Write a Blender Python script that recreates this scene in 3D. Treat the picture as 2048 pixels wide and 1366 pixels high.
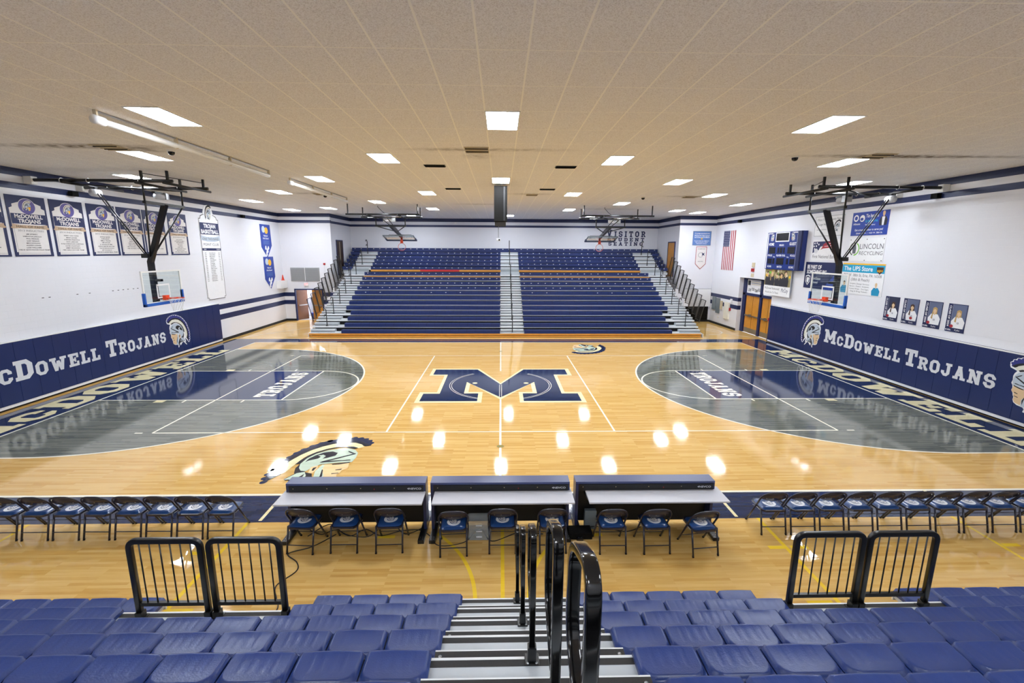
import bpy, math, random
from mathutils import Vector, Matrix
from mathutils.geometry import tessellate_polygon
random.seed(7)
S = bpy.context.scene
C = S.collection
PI = math.pi
for o in list(bpy.data.objects): bpy.data.objects.remove(o)

# ---------------------------------------------------------------- camera, world, exposure
cd = bpy.data.cameras.new('camera'); cam = bpy.data.objects.new('camera', cd); C.objects.link(cam)
yaw, pit, rol = 0.0243, 0.1925, 0.0051
f = Vector((math.sin(yaw)*math.cos(pit), math.cos(yaw)*math.cos(pit), -math.sin(pit)))
rt = f.cross(Vector((0, 0, 1))).normalized(); up = rt.cross(f)
r2 = rt*math.cos(rol)+up*math.sin(rol); u2 = -rt*math.sin(rol)+up*math.cos(rol)
m = Matrix((r2, u2, -f)).transposed().to_4x4(); m.translation = Vector((-0.005, -15.951, 4.6505))
cam.matrix_world = m
cd.sensor_width = 36; cd.lens = 922.85*36/2048; cd.clip_start = .05; cd.clip_end = 200
S.camera = cam
w = bpy.data.worlds.new('world'); S.world = w; w.use_nodes = True
w.node_tree.nodes['Background'].inputs[0].default_value = (.9, .95, 1, 1)
w.node_tree.nodes['Background'].inputs[1].default_value = .3
S.view_settings.view_transform = 'Standard'; S.view_settings.look = 'None'
S.view_settings.gamma = 1; S.view_settings.use_curve_mapping = False
S.view_settings.exposure = 1.68
LAMP = 20.0

# ---------------------------------------------------------------- materials
def lin(c):
    return tuple((x/255/12.92 if x/255 <= .04045 else ((x/255+.055)/1.055)**2.4) for x in c)
MC = {}
def mat(name, rgb, rough=.5, metal=0, spec=.5, coat=0, emit=0, alpha=1, trans=0, noise=0, nscale=8, bump=0, bscale=60):
    if name in MC: return MC[name]
    m = bpy.data.materials.new(name); m.use_nodes = True; MC[name] = m
    nt = m.node_tree; b = nt.nodes['Principled BSDF']; c = lin(rgb)+(1,)
    b.inputs['Base Color'].default_value = c; b.inputs['Roughness'].default_value = rough
    b.inputs['Metallic'].default_value = metal; b.inputs['Specular IOR Level'].default_value = spec
    b.inputs['Coat Weight'].default_value = coat; b.inputs['Coat Roughness'].default_value = .08
    b.inputs['Transmission Weight'].default_value = trans; b.inputs['Alpha'].default_value = alpha
    if emit:
        b.inputs['Emission Color'].default_value = c; b.inputs['Emission Strength'].default_value = emit
    tc = nt.nodes.new('ShaderNodeTexCoord')
    nz = nt.nodes.new('ShaderNodeTexNoise'); nz.inputs['Scale'].default_value = nscale; nz.inputs['Detail'].default_value = 5
    nt.links.new(tc.outputs['Object'], nz.inputs['Vector'])
    mx = nt.nodes.new('ShaderNodeMix'); mx.data_type = 'RGBA'; mx.blend_type = 'MULTIPLY'
    k = noise if noise else .03
    cr = nt.nodes.new('ShaderNodeMapRange'); cr.inputs[1].default_value = .3; cr.inputs[2].default_value = .7
    cr.inputs[3].default_value = 1-k; cr.inputs[4].default_value = 1
    nt.links.new(nz.outputs['Fac'], cr.inputs[0])
    mx.inputs[0].default_value = 1; mx.inputs[6].default_value = c
    nt.links.new(cr.outputs[0], mx.inputs[7]); nt.links.new(mx.outputs[2], b.inputs['Base Color'])
    if bump:
        n2 = nt.nodes.new('ShaderNodeTexNoise'); n2.inputs['Scale'].default_value = bscale
        nt.links.new(tc.outputs['Object'], n2.inputs['Vector'])
        bp = nt.nodes.new('ShaderNodeBump'); bp.inputs['Strength'].default_value = bump; bp.inputs['Distance'].default_value = .01
        nt.links.new(n2.outputs['Fac'], bp.inputs['Height']); nt.links.new(bp.outputs[0], b.inputs['Normal'])
    return m

def floor_mat(name, c1, c2, c3, rough=.06, wood=.9, spec=.5):
    """polished maple boards along X; stain colours c1..c3 vary per board"""
    m = bpy.data.materials.new(name); m.use_nodes = True; MC[name] = m
    nt = m.node_tree; N = nt.nodes; L = nt.links; b = N['Principled BSDF']
    tc = N.new('ShaderNodeTexCoord')
    br = N.new('ShaderNodeTexBrick'); br.offset = .37; br.offset_frequency = 3
    br.inputs['Scale'].default_value = 1; br.inputs['Brick Width'].default_value = .83
    br.inputs['Row Height'].default_value = .057; br.inputs['Mortar Size'].default_value = .0006
    br.inputs['Mortar Smooth'].default_value = .3; br.inputs['Bias'].default_value = 0
    L.new(tc.outputs['Object'], br.inputs['Vector'])
    br.inputs['Color1'].default_value = (0, 0, 0, 1); br.inputs['Color2'].default_value = (1, 1, 1, 1)
    br.inputs['Mortar'].default_value = (.12, .12, .12, 1)
    mp = N.new('ShaderNodeMapping'); mp.inputs['Scale'].default_value = (1.1, 22, 1)
    L.new(tc.outputs['Object'], mp.inputs['Vector'])
    nz = N.new('ShaderNodeTexNoise'); nz.inputs['Scale'].default_value = 2.2; nz.inputs['Detail'].default_value = 6
    nz.inputs['Distortion'].default_value = .6
    L.new(mp.outputs[0], nz.inputs['Vector'])
    nb = N.new('ShaderNodeTexNoise'); nb.inputs['Scale'].default_value = .55; nb.inputs['Detail'].default_value = 2
    L.new(tc.outputs['Object'], nb.inputs['Vector'])
    a = N.new('ShaderNodeMath'); a.operation = 'MULTIPLY_ADD'; a.inputs[1].default_value = .5
    L.new(br.outputs['Color'], a.inputs[0])
    s2 = N.new('ShaderNodeMath'); s2.operation = 'MULTIPLY'; s2.inputs[1].default_value = .62
    L.new(nz.outputs['Fac'], s2.inputs[0]); L.new(s2.outputs[0], a.inputs[2])
    cr = N.new('ShaderNodeValToRGB'); e = cr.color_ramp.elements
    e[0].position = .18; e[0].color = lin(c1)+(1,); e[1].position = .85; e[1].color = lin(c3)+(1,)
    k = e.new(.42); k.color = lin(c2)+(1,)
    L.new(a.outputs[0], cr.inputs['Fac'])
    L.new(cr.outputs[0], b.inputs['Base Color'])
    b.inputs['Roughness'].default_value = rough; b.inputs['Specular IOR Level'].default_value = spec
    # boards are never quite level: a long faint ripple makes reflections jagged
    m3 = N.new('ShaderNodeMapping'); m3.inputs['Scale'].default_value = (.35, 9, 1); L.new(tc.outputs['Object'], m3.inputs['Vector'])
    n3 = N.new('ShaderNodeTexNoise'); n3.inputs['Scale'].default_value = 1.6; n3.inputs['Detail'].default_value = 3
    L.new(m3.outputs[0], n3.inputs['Vector'])
    ad = N.new('ShaderNodeMath'); ad.operation = 'MULTIPLY_ADD'; ad.inputs[1].default_value = .06
    L.new(br.outputs['Color'], ad.inputs[0]); L.new(n3.outputs['Fac'], ad.inputs[2])
    bp = N.new('ShaderNodeBump'); bp.inputs['Strength'].default_value = .22; bp.inputs['Distance'].default_value = .002
    L.new(ad.outputs[0], bp.inputs['Height']); L.new(bp.outputs[0], b.inputs['Normal'])
    return m

floor_mat('maple', (194, 148, 78), (209, 167, 93), (221, 184, 117))
floor_mat('grey_stain', (70, 74, 68), (96, 100, 92), (118, 120, 110), rough=.07)
floor_mat('navy_paint', (18, 30, 62), (26, 40, 76), (34, 50, 88), rough=.06)
floor_mat('cream_paint', (226, 214, 168), (234, 223, 178), (240, 231, 190))
floor_mat('white_line', (232, 228, 206), (240, 236, 218), (244, 240, 224))
floor_mat('yellow_line', (226, 186, 40), (236, 198, 52), (240, 206, 66))
floor_mat('mint_paint', (186, 206, 186), (196, 214, 196), (204, 220, 204))
floor_mat('skin_paint', (236, 198, 146), (244, 208, 158), (246, 214, 166))
floor_mat('ink_paint', (24, 28, 40), (30, 34, 48), (36, 40, 54))
floor_mat('olive_brass', (120, 112, 60), (140, 130, 74), (150, 140, 84))

def wall_mat(name, bands, base=(228, 229, 236)):
    m = bpy.data.materials.new(name); m.use_nodes = True; MC[name] = m
    nt = m.node_tree; N = nt.nodes; L = nt.links; b = N['Principled BSDF']
    geo = N.new('ShaderNodeNewGeometry'); sx = N.new('ShaderNodeSeparateXYZ'); L.new(geo.outputs['Position'], sx.inputs[0])
    tot = None
    for z0, z1 in bands:
        g = N.new('ShaderNodeMath'); g.operation = 'GREATER_THAN'; g.inputs[1].default_value = z0; L.new(sx.outputs[2], g.inputs[0])
        l = N.new('ShaderNodeMath'); l.operation = 'LESS_THAN'; l.inputs[1].default_value = z1; L.new(sx.outputs[2], l.inputs[0])
        q = N.new('ShaderNodeMath'); q.operation = 'MULTIPLY'; L.new(g.outputs[0], q.inputs[0]); L.new(l.outputs[0], q.inputs[1])
        if tot is None: tot = q
        else:
            t = N.new('ShaderNodeMath'); t.operation = 'ADD'; L.new(tot.outputs[0], t.inputs[0]); L.new(q.outputs[0], t.inputs[1]); tot = t
    nz = N.new('ShaderNodeTexNoise'); nz.inputs['Scale'].default_value = 1.2; nz.inputs['Detail'].default_value = 4
    L.new(geo.outputs['Position'], nz.inputs['Vector'])
    mr = N.new('ShaderNodeMapRange'); mr.inputs[3].default_value = .97; mr.inputs[4].default_value = 1.0; L.new(nz.outputs['Fac'], mr.inputs[0])
    mx = N.new('ShaderNodeMix'); mx.data_type = 'RGBA'; mx.inputs[6].default_value = lin(base)+(1,); mx.inputs[7].default_value = lin((24, 38, 84))+(1,)
    if tot is not None: L.new(tot.outputs[0], mx.inputs[0])
    else: mx.inputs[0].default_value = 0
    mu = N.new('ShaderNodeMix'); mu.data_type = 'RGBA'; mu.blend_type = 'MULTIPLY'; mu.inputs[0].default_value = 1
    L.new(mx.outputs[2], mu.inputs[6]); L.new(mr.outputs[0], mu.inputs[7]); L.new(mu.outputs[2], b.inputs['Base Color'])
    b.inputs['Roughness'].default_value = .42
    # block coursing: joints from wrapped world height and run
    ad = N.new('ShaderNodeMath'); ad.operation = 'ADD'; L.new(sx.outputs[0], ad.inputs[0]); L.new(sx.outputs[1], ad.inputs[1])
    cb = N.new('ShaderNodeCombineXYZ'); L.new(ad.outputs[0], cb.inputs[0]); L.new(sx.outputs[2], cb.inputs[1])
    br = N.new('ShaderNodeTexBrick'); br.inputs['Scale'].default_value = 1; br.inputs['Brick Width'].default_value = .406
    br.inputs['Row Height'].default_value = .203; br.inputs['Mortar Size'].default_value = .006; br.inputs['Mortar Smooth'].default_value = .6
    L.new(cb.outputs[0], br.inputs['Vector'])
    bp = N.new('ShaderNodeBump'); bp.inputs['Strength'].default_value = .5; bp.inputs['Distance'].default_value = .004; bp.invert = True
    L.new(br.outputs['Fac'], bp.inputs['Height']); L.new(bp.outputs[0], b.inputs['Normal'])
    return m
UB = [(6.80, 7.1), (6.41, 6.60)]
wall_mat('wall_left_paint', UB+[(1.64, 1.90), (1.11, 1.39)])
wall_mat('wall_right_paint', UB+[(1.76, 1.99), (1.27, 1.52)])
wall_mat('wall_back_paint', [(6.78, 7.1), (6.40, 6.56)])
wall_mat('wall_plain_paint', [])

def ceiling_mat():
    m = bpy.data.materials.new('ceiling_tile'); m.use_nodes = True; MC['ceiling_tile'] = m
    nt = m.node_tree; N = nt.nodes; L = nt.links; b = N['Principled BSDF']
    geo = N.new('ShaderNodeNewGeometry')
    sx = N.new('ShaderNodeSeparateXYZ'); L.new(geo.outputs['Position'], sx.inputs[0])
    def line(out, per, off, wd):
        a = N.new('ShaderNodeMath'); a.operation = 'SUBTRACT'; a.inputs[1].default_value = off; L.new(out, a.inputs[0])
        p = N.new('ShaderNodeMath'); p.operation = 'PINGPONG'; p.inputs[1].default_value = per/2; L.new(a.outputs[0], p.inputs[0])
        l = N.new('ShaderNodeMath'); l.operation = 'LESS_THAN'; l.inputs[1].default_value = wd; L.new(p.outputs[0], l.inputs[0])
        return l
    lx = line(sx.outputs[0], .61, -.285, .013); ly = line(sx.outputs[1], 1.2195, -7.42, .009)
    mxl = N.new('ShaderNodeMath'); mxl.operation = 'MAXIMUM'; L.new(lx.outputs[0], mxl.inputs[0]); L.new(ly.outputs[0], mxl.inputs[1])
    sp = N.new('ShaderNodeTexNoise'); sp.inputs['Scale'].default_value = 75; sp.inputs['Detail'].default_value = 4; sp.inputs['Roughness'].default_value = .75
    L.new(geo.outputs['Position'], sp.inputs['Vector'])
    cr = N.new('ShaderNodeValToRGB'); e = cr.color_ramp.elements
    e[0].position = .36; e[0].color = lin((208, 202, 196))+(1,); e[1].position = .54; e[1].color = lin((246, 244, 242))+(1,)
    L.new(sp.outputs['Fac'], cr.inputs[0])
    # dirt blown out of the air diffusers
    dirt = None
    for (x, y, rx, ry, s) in [(-.9, -4.3, 1.5, .22, .5), (.7, -4.35, 1.2, .2, .3), (-9.9, -4.25, 2.2, .3, .9), (-8.6, -3.9, .6, .3, .7), (9.6, -4.0, 2.4, .25, .8), (11.5, -4.1, 3.2, .22, .5), (-.6, -3.6, .4, .5, .35),
                              (8.4, 4.6, 1.6, .35, .6), (-8.2, 4.6, 1.2, .4, .4), (1.2, 4.2, 1.1, .4, .4), (-1.0, 8.6, 1.6, .4, .35), (6, 10.8, 2.5, .4, .3)]:
        v = N.new('ShaderNodeVectorMath'); v.operation = 'SUBTRACT'; v.inputs[1].default_value = (x, y, 7.02); L.new(geo.outputs['Position'], v.inputs[0])
        d = N.new('ShaderNodeVectorMath'); d.operation = 'DIVIDE'; d.inputs[1].default_value = (rx, ry, 1); L.new(v.outputs[0], d.inputs[0])
        ln = N.new('ShaderNodeVectorMath'); ln.operation = 'LENGTH'; L.new(d.outputs[0], ln.inputs[0])
        r = N.new('ShaderNodeMapRange'); r.inputs[1].default_value = 0; r.inputs[2].default_value = 1.15; r.inputs[3].default_value = s; r.inputs[4].default_value = 0
        L.new(ln.outputs['Value'], r.inputs[0])
        if dirt is None: dirt = r.outputs[0]
        else:
            q = N.new('ShaderNodeMath'); q.operation = 'ADD'; L.new(dirt, q.inputs[0]); L.new(r.outputs[0], q.inputs[1]); dirt = q.outputs[0]
    dn = N.new('ShaderNodeTexNoise'); dn.inputs['Scale'].default_value = 5; dn.inputs['Detail'].default_value = 6; L.new(geo.outputs['Position'], dn.inputs['Vector'])
    dm = N.new('ShaderNodeMath'); dm.operation = 'MULTIPLY'; dm.use_clamp = True; L.new(dirt, dm.inputs[0]); dm.inputs[1].default_value = 1; dx_ = N.new('ShaderNodeMapRange'); dx_.inputs[1].default_value = .35; dx_.inputs[2].default_value = .6; dx_.inputs[3].default_value = .3; dx_.inputs[4].default_value = 1.2; L.new(dn.outputs['Fac'], dx_.inputs[0]); L.new(dx_.outputs[0], dm.inputs[1])
    m1 = N.new('ShaderNodeMix'); m1.data_type = 'RGBA'; L.new(mxl.outputs[0], m1.inputs[0]); L.new(cr.outputs[0], m1.inputs[6]); m1.inputs[7].default_value = lin((252, 249, 240))+(1,)
    m2 = N.new('ShaderNodeMix'); m2.data_type = 'RGBA'; L.new(dm.outputs[0], m2.inputs[0]); L.new(m1.outputs[2], m2.inputs[6]); m2.inputs[7].default_value = lin((96, 80, 60))+(1,)
    L.new(m2.outputs[2], b.inputs['Base Color']); b.inputs['Roughness'].default_value = .9
    b.inputs['Specular IOR Level'].default_value = .15
ceiling_mat()

mat('light_glow', (240, 247, 255), emit=LAMP)
mat('white_metal', (232, 232, 230), .4); mat('white_sheet', (238, 239, 242), .45)
mat('navy_pad', (22, 40, 92), .38, noise=.1, nscale=2); mat('navy_print', (24, 36, 84), .5)
mat('ink', (22, 24, 34), .5); mat('black_metal', (13, 13, 15), .3, spec=.5); mat('black_gloss', (7, 7, 8), .1, spec=.5)
mat('black_matte', (16, 15, 14), .8, spec=.15); mat('dark_brown', (34, 30, 26), .8, spec=.2)
mat('letter_grey', (214, 216, 222), .45); mat('silver_print', (188, 200, 214), .5); mat('cream_print', (228, 226, 214), .5)
mat('skin_print', (222, 190, 150), .5); mat('purple_print', (92, 84, 150), .5); mat('banner_white', (228, 224, 222), .6)
mat('ribbon_tan', (196, 168, 140), .6); mat('royal_blue', (28, 62, 160), .45); mat('sky_blue', (0, 160, 205), .5)
mat('pad_blue', (24, 92, 190), .4); mat('rim_orange', (226, 74, 32), .35); mat('net_white', (232, 232, 230), .7)
mat('glass', (236, 246, 244), .02, trans=1, spec=.5); mat('chrome', (196, 196, 196), .22, metal=1); mat('brass_screw', (210, 190, 150), .3, metal=.8)
mat('seat_plastic', (40, 62, 124), .34, spec=.5, noise=.12, nscale=5, bump=.12, bscale=90)
mat('bench_blue', (27, 46, 102), .35, noise=.1, nscale=3); mat('bench_gap', (10, 12, 20), .6)
mat('deck_grey', (186, 192, 198), .4, noise=.08, nscale=6); mat('riser_grey', (150, 156, 160), .45); mat('edge_grey', (224, 226, 228), .35)
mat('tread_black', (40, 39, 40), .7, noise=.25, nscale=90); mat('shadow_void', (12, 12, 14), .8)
mat('front_wood', (214, 150, 62), .35, noise=.15, nscale=4); mat('red_cover', (196, 40, 44), .5)
mat('door_wood', (206, 142, 52), .35, noise=.18, nscale=3); mat('door_brown', (120, 82, 58), .4, noise=.15, nscale=3); mat('door_dark', (58, 40, 32), .5)
mat('steel', (170, 172, 174), .3, metal=.9); mat('grey_panel', (112, 122, 128), .5); mat('tan_panel', (206, 192, 160), .5)
mat('desk_top', (196, 197, 206), .35); mat('cabinet_navy', (34, 44, 84), .32); mat('cap_navy', (62, 72, 116), .3); mat('cabinet_black', (9, 10, 12), .45)
mat('chair_frame', (22, 24, 44), .3, coat=.3); mat('chair_back', (48, 42, 46), .38, coat=.2); mat('cushion_blue', (22, 62, 118), .32, coat=.3)
mat('rubber', (14, 14, 16), .7); mat('cable', (16, 15, 16), .5); mat('clear_plastic', (214, 220, 222), .15, alpha=.22)
mat('paper', (232, 232, 228), .7); mat('vent_green', (98, 104, 92), .6); mat('vent_cream', (204, 190, 160), .6)
mat('flag_red', (168, 36, 48), .6); mat('flag_blue', (36, 44, 92), .6); mat('flag_white', (232, 228, 226), .6)
mat('exit_red', (232, 120, 120), .5, emit=.6); mat('red_device', (176, 30, 36), .4); mat('cone_orange', (226, 60, 26), .5)
mat('hair_brown', (74, 48, 34), .6); mat('hair_blond', (190, 156, 100), .6); mat('photo_grey', (96, 106, 138), .6); mat('photo_dark', (36, 44, 74), .6)
mat('shirt_teal', (10, 140, 186), .6); mat('suit', (44, 44, 54), .6); mat('leaf', (150, 140, 96), .6); mat('text_grey', (92, 94, 104), .6)
mat('green_print', (120, 190, 70), .5); mat('gold_print', (240, 184, 40), .5); mat('brown_print', (70, 44, 30), .5); mat('led_dark', (26, 26, 34), .35)
mat('score_blue', (24, 48, 122), .38); mat('pale_blue', (92, 128, 190), .5); mat('louver', (176, 176, 176), .5); mat('hall_floor', (130, 130, 128), .3)

# ---------------------------------------------------------------- mesh builder
class G:
    def __init__(s): s.v = []; s.f = []; s.m = []; s.s = []; s.mats = []; s.k = 0
    def mi(s, name):
        if name not in s.mats: s.mats.append(name)
        return s.mats.index(name)
    def add(s, vs, fs, mt, smooth=False, M=None):
        b = len(s.v); k = s.mi(mt)
        for p in vs:
            p = Vector(p)
            s.v.append(tuple(M @ p) if M else tuple(p))
        for q in fs: s.f.append(tuple(i+b for i in q)); s.m.append(k); s.s.append(smooth)
    def box(s, a, b, mt, M=None):
        x0, y0, z0 = [min(p, q) for p, q in zip(a, b)]; x1, y1, z1 = [max(p, q) for p, q in zip(a, b)]
        s.add([(x0, y0, z0), (x1, y0, z0), (x1, y1, z0), (x0, y1, z0), (x0, y0, z1), (x1, y0, z1), (x1, y1, z1), (x0, y1, z1)],
              [(0, 3, 2, 1), (4, 5, 6, 7), (0, 1, 5, 4), (1, 2, 6, 5), (2, 3, 7, 6), (3, 0, 4, 7)], mt, M=M)
    def tube(s, pts, r, mt, n=8, closed=False, rx=None, caps=True, upv=None):
        """round tube along pts; rx -> rectangular section (r wide, rx deep)"""
        pts = [Vector(p) for p in pts]; N_ = len(pts); rings = []
        prev = None
        for i, p in enumerate(pts):
            if closed: t = (pts[(i+1) % N_]-pts[i-1]).normalized()
            else: t = ((pts[min(i+1, N_-1)]-pts[max(i-1, 0)])).normalized()
            if upv is not None: a = Vector(upv)
            elif prev is not None: a = prev
            else: a = Vector((0, 0, 1)) if abs(t.z) < .9 else Vector((1, 0, 0))
            a = (a-t*a.dot(t))
            if a.length < 1e-6: a = t.orthogonal()
            a.normalize(); c = t.cross(a); prev = a
            if rx is None: rings.append([p+(a*math.cos(2*PI*j/n)+c*math.sin(2*PI*j/n))*r for j in range(n)])
            elif n <= 8: rings.append([p+a*x*r+c*y*rx for x, y in ((1, 1), (-1, 1), (-1, -1), (1, -1))])
            else:
                q = [(math.cos(2*PI*(j+.5)/n), math.sin(2*PI*(j+.5)/n)) for j in range(n)]
                rings.append([p+a*math.copysign(abs(x)**.32, x)*r+c*math.copysign(abs(y)**.32, y)*rx for x, y in q])
        k = len(rings[0]); vs = [q for R in rings for q in R]; fs = []
        for i in range(N_ if closed else N_-1):
            j = (i+1) % N_
            for q in range(k):
                fs.append((i*k+q, i*k+(q+1) % k, j*k+(q+1) % k, j*k+q))
        if caps and not closed: fs.append(tuple(range(k))[::-1]); fs.append(tuple((N_-1)*k+q for q in range(k)))
        s.add(vs, fs, mt, smooth=(rx is None or n > 8))
    def cyl(s, p, q, r, mt, n=12): s.tube([p, q], r, mt, n)
    def lathe(s, c, prof, mt, n=16, M=None):
        vs = []; fs = []
        for (r, z) in prof:
            for j in range(n): vs.append((c[0]+r*math.cos(2*PI*j/n), c[1]+r*math.sin(2*PI*j/n), c[2]+z))
        for i in range(len(prof)-1):
            for j in range(n): fs.append((i*n+j, i*n+(j+1) % n, (i+1)*n+(j+1) % n, (i+1)*n+j))
        s.add(vs, fs, mt, True, M)
    def step(s):
        # overlapping flat shapes of one print never share a plane
        s.k += 1; return (s.k % 8)*.00011
    def poly(s, pts, mt, z=0, holes=(), M=None):
        z = z+s.step()
        loops = [[Vector((x, y, z)) for x, y in pts]]+[[Vector((x, y, z)) for x, y in h] for h in holes]
        flat = [p for l in loops for p in l]
        tr = tessellate_polygon(loops); fs = []
        for t in tr:
            a, b, c = [flat[i] for i in t]
            fs.append(t if (b-a).cross(c-a).z > 0 else (t[0], t[2], t[1]))
        s.add(flat, fs, mt, M=M)
    def rect(s, x0, y0, x1, y1, mt, z=0, M=None): s.poly([(x0, y0), (x1, y0), (x1, y1), (x0, y1)], mt, z, M=M)
    def disc(s, x, y, rx, ry, mt, z=0, n=20, M=None): s.poly([(x+rx*math.cos(2*PI*i/n), y+ry*math.sin(2*PI*i/n)) for i in range(n)], mt, z, M=M)
    def ring(s, x, y, r, wd, mt, z=0, a0=0, a1=2*PI, n=96, M=None):
        vs = []; fs = []; z = z+s.step()
        for i in range(n+1):
            a = a0+(a1-a0)*i/n
            vs += [(x+(r-wd/2)*math.cos(a), y+(r-wd/2)*math.sin(a), z), (x+(r+wd/2)*math.cos(a), y+(r+wd/2)*math.sin(a), z)]
        for i in range(n): fs.append((2*i, 2*i+1, 2*i+3, 2*i+2))
        s.add(vs, fs, mt, M=M)
    def line(s, p, q, wd, mt, z=0, M=None):
        p = Vector(p); q = Vector(q); t = (q-p).normalized(); n = Vector((-t.y, t.x))*wd/2
        s.poly([tuple(p-n), tuple(q-n), tuple(q+n), tuple(p+n)], mt, z, M=M)
    def build(s, name, parent=None, M=None, bevel=0):
        me = bpy.data.meshes.new(name); me.from_pydata(s.v, [], s.f); me.update()
        for q in s.mats: me.materials.append(MC[q])
        me.polygons.foreach_set('material_index', s.m); me.polygons.foreach_set('use_smooth', s.s); me.update()
        o = bpy.data.objects.new(name, me); C.objects.link(o)
        if M is not None: o.matrix_world = M
        if parent is not None: o.parent = parent
        if bevel:
            md = o.modifiers.new('bevel', 'BEVEL'); md.width = bevel; md.segments = 2; md.limit_method = 'ANGLE'
        return o

def tag(o, label, cat, group=None, kind=None):
    o['label'] = label; o['category'] = cat
    if group: o['group'] = group
    if kind: o['kind'] = kind
    return o
def struct(o, label=None):
    o['kind'] = 'structure'
    if label: o['label'] = label
    return o
def empty(name, label, cat, loc=(0, 0, 0), rz=0, group=None):
    o = bpy.data.objects.new(name, None); C.objects.link(o); o.empty_display_size = .1
    o.location = loc; o.rotation_euler = (0, 0, rz)
    return tag(o, label, cat, group)
def copy_tree(o, parent=None):
    c = o.copy(); C.objects.link(c); c.parent = parent
    for ch in list(o.children): copy_tree(ch, c)
    return c
ORD = ['first', 'second', 'third', 'fourth', 'fifth', 'sixth', 'seventh', 'eighth', 'ninth', 'tenth', 'eleventh', 'twelfth', 'thirteenth']

# wall frames: u right, v up, n towards the viewer
def frame(origin, u, v):
    u = Vector(u); v = Vector(v); n = u.cross(v); m = Matrix((u, v, n)).transposed().to_4x4(); m.translation = Vector(origin); return m
def on_right(y, z, off=0.0): return frame((14.25-off, y, z), (0, -1, 0), (0, 0, 1))
def on_left(y, z, off=0.0): return frame((-14.48+off, y, z), (0, 1, 0), (0, 0, 1))
def on_front(x, z, Y, off=0.0): return frame((x, Y-off, z), (1, 0, 0), (0, 0, 1))

# ---------------------------------------------------------------- lettering
TXT = {}
def text_geo(t, bold):
    key = (t, bold)
    if key in TXT: return TXT[key]
    cu = bpy.data.curves.new('t', 'FONT'); cu.body = t; cu.size = 1; cu.fill_mode = 'FRONT'; cu.resolution_u = 3; cu.offset = bold
    ob = bpy.data.objects.new('t', cu); me = bpy.data.meshes.new_from_object(ob)
    vs = [(v.co.x, v.co.y) for v in me.vertices]; fs = [tuple(p.vertices) for p in me.polygons]
    bpy.data.objects.remove(ob); bpy.data.curves.remove(cu); bpy.data.meshes.remove(me)
    x0 = min(v[0] for v in vs); x1 = max(v[0] for v in vs)
    TXT[key] = ([(x-x0, y) for x, y in vs], fs, x1-x0); return TXT[key]
def text(g, t, x, y, h, mt, z=.002, width=None, align='C', bold=.012, M=None):
    """h = capital height; width -> stretched to it"""
    vs, fs, w_ = text_geo(t, bold); sy = h/.70; sx = sy
    if width: sx = width/w_
    W = w_*sx; x0 = x-W/2 if align == 'C' else (x if align == 'L' else x-W)
    g.add([(x0+a*sx, y+b*sy, z) for a, b in vs], fs, mt, M=M)
R_ = lambda a, b, c, d: ([(a, b), (c, b), (c, d), (a, d)], [])
OCT = lambda x0, y0, x1, y1, c: [(x0+c, y0), (x1-c, y0), (x1, y0+c), (x1, y1-c), (x1-c, y1), (x0+c, y1), (x0, y1-c), (x0, y0+c)]
Cg = [(2.2, 0), (5.8, 0), (8, 2.2), (8, 3.8), (5.4, 3.8), (5.4, 2.7), (4.8, 2.1), (3.2, 2.1), (2.6, 2.7), (2.6, 7.3), (3.2, 7.9), (4.8, 7.9), (5.4, 7.3), (5.4, 6.2), (8, 6.2), (8, 7.8), (5.8, 10), (2.2, 10), (0, 7.8), (0, 2.2)]
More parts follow.
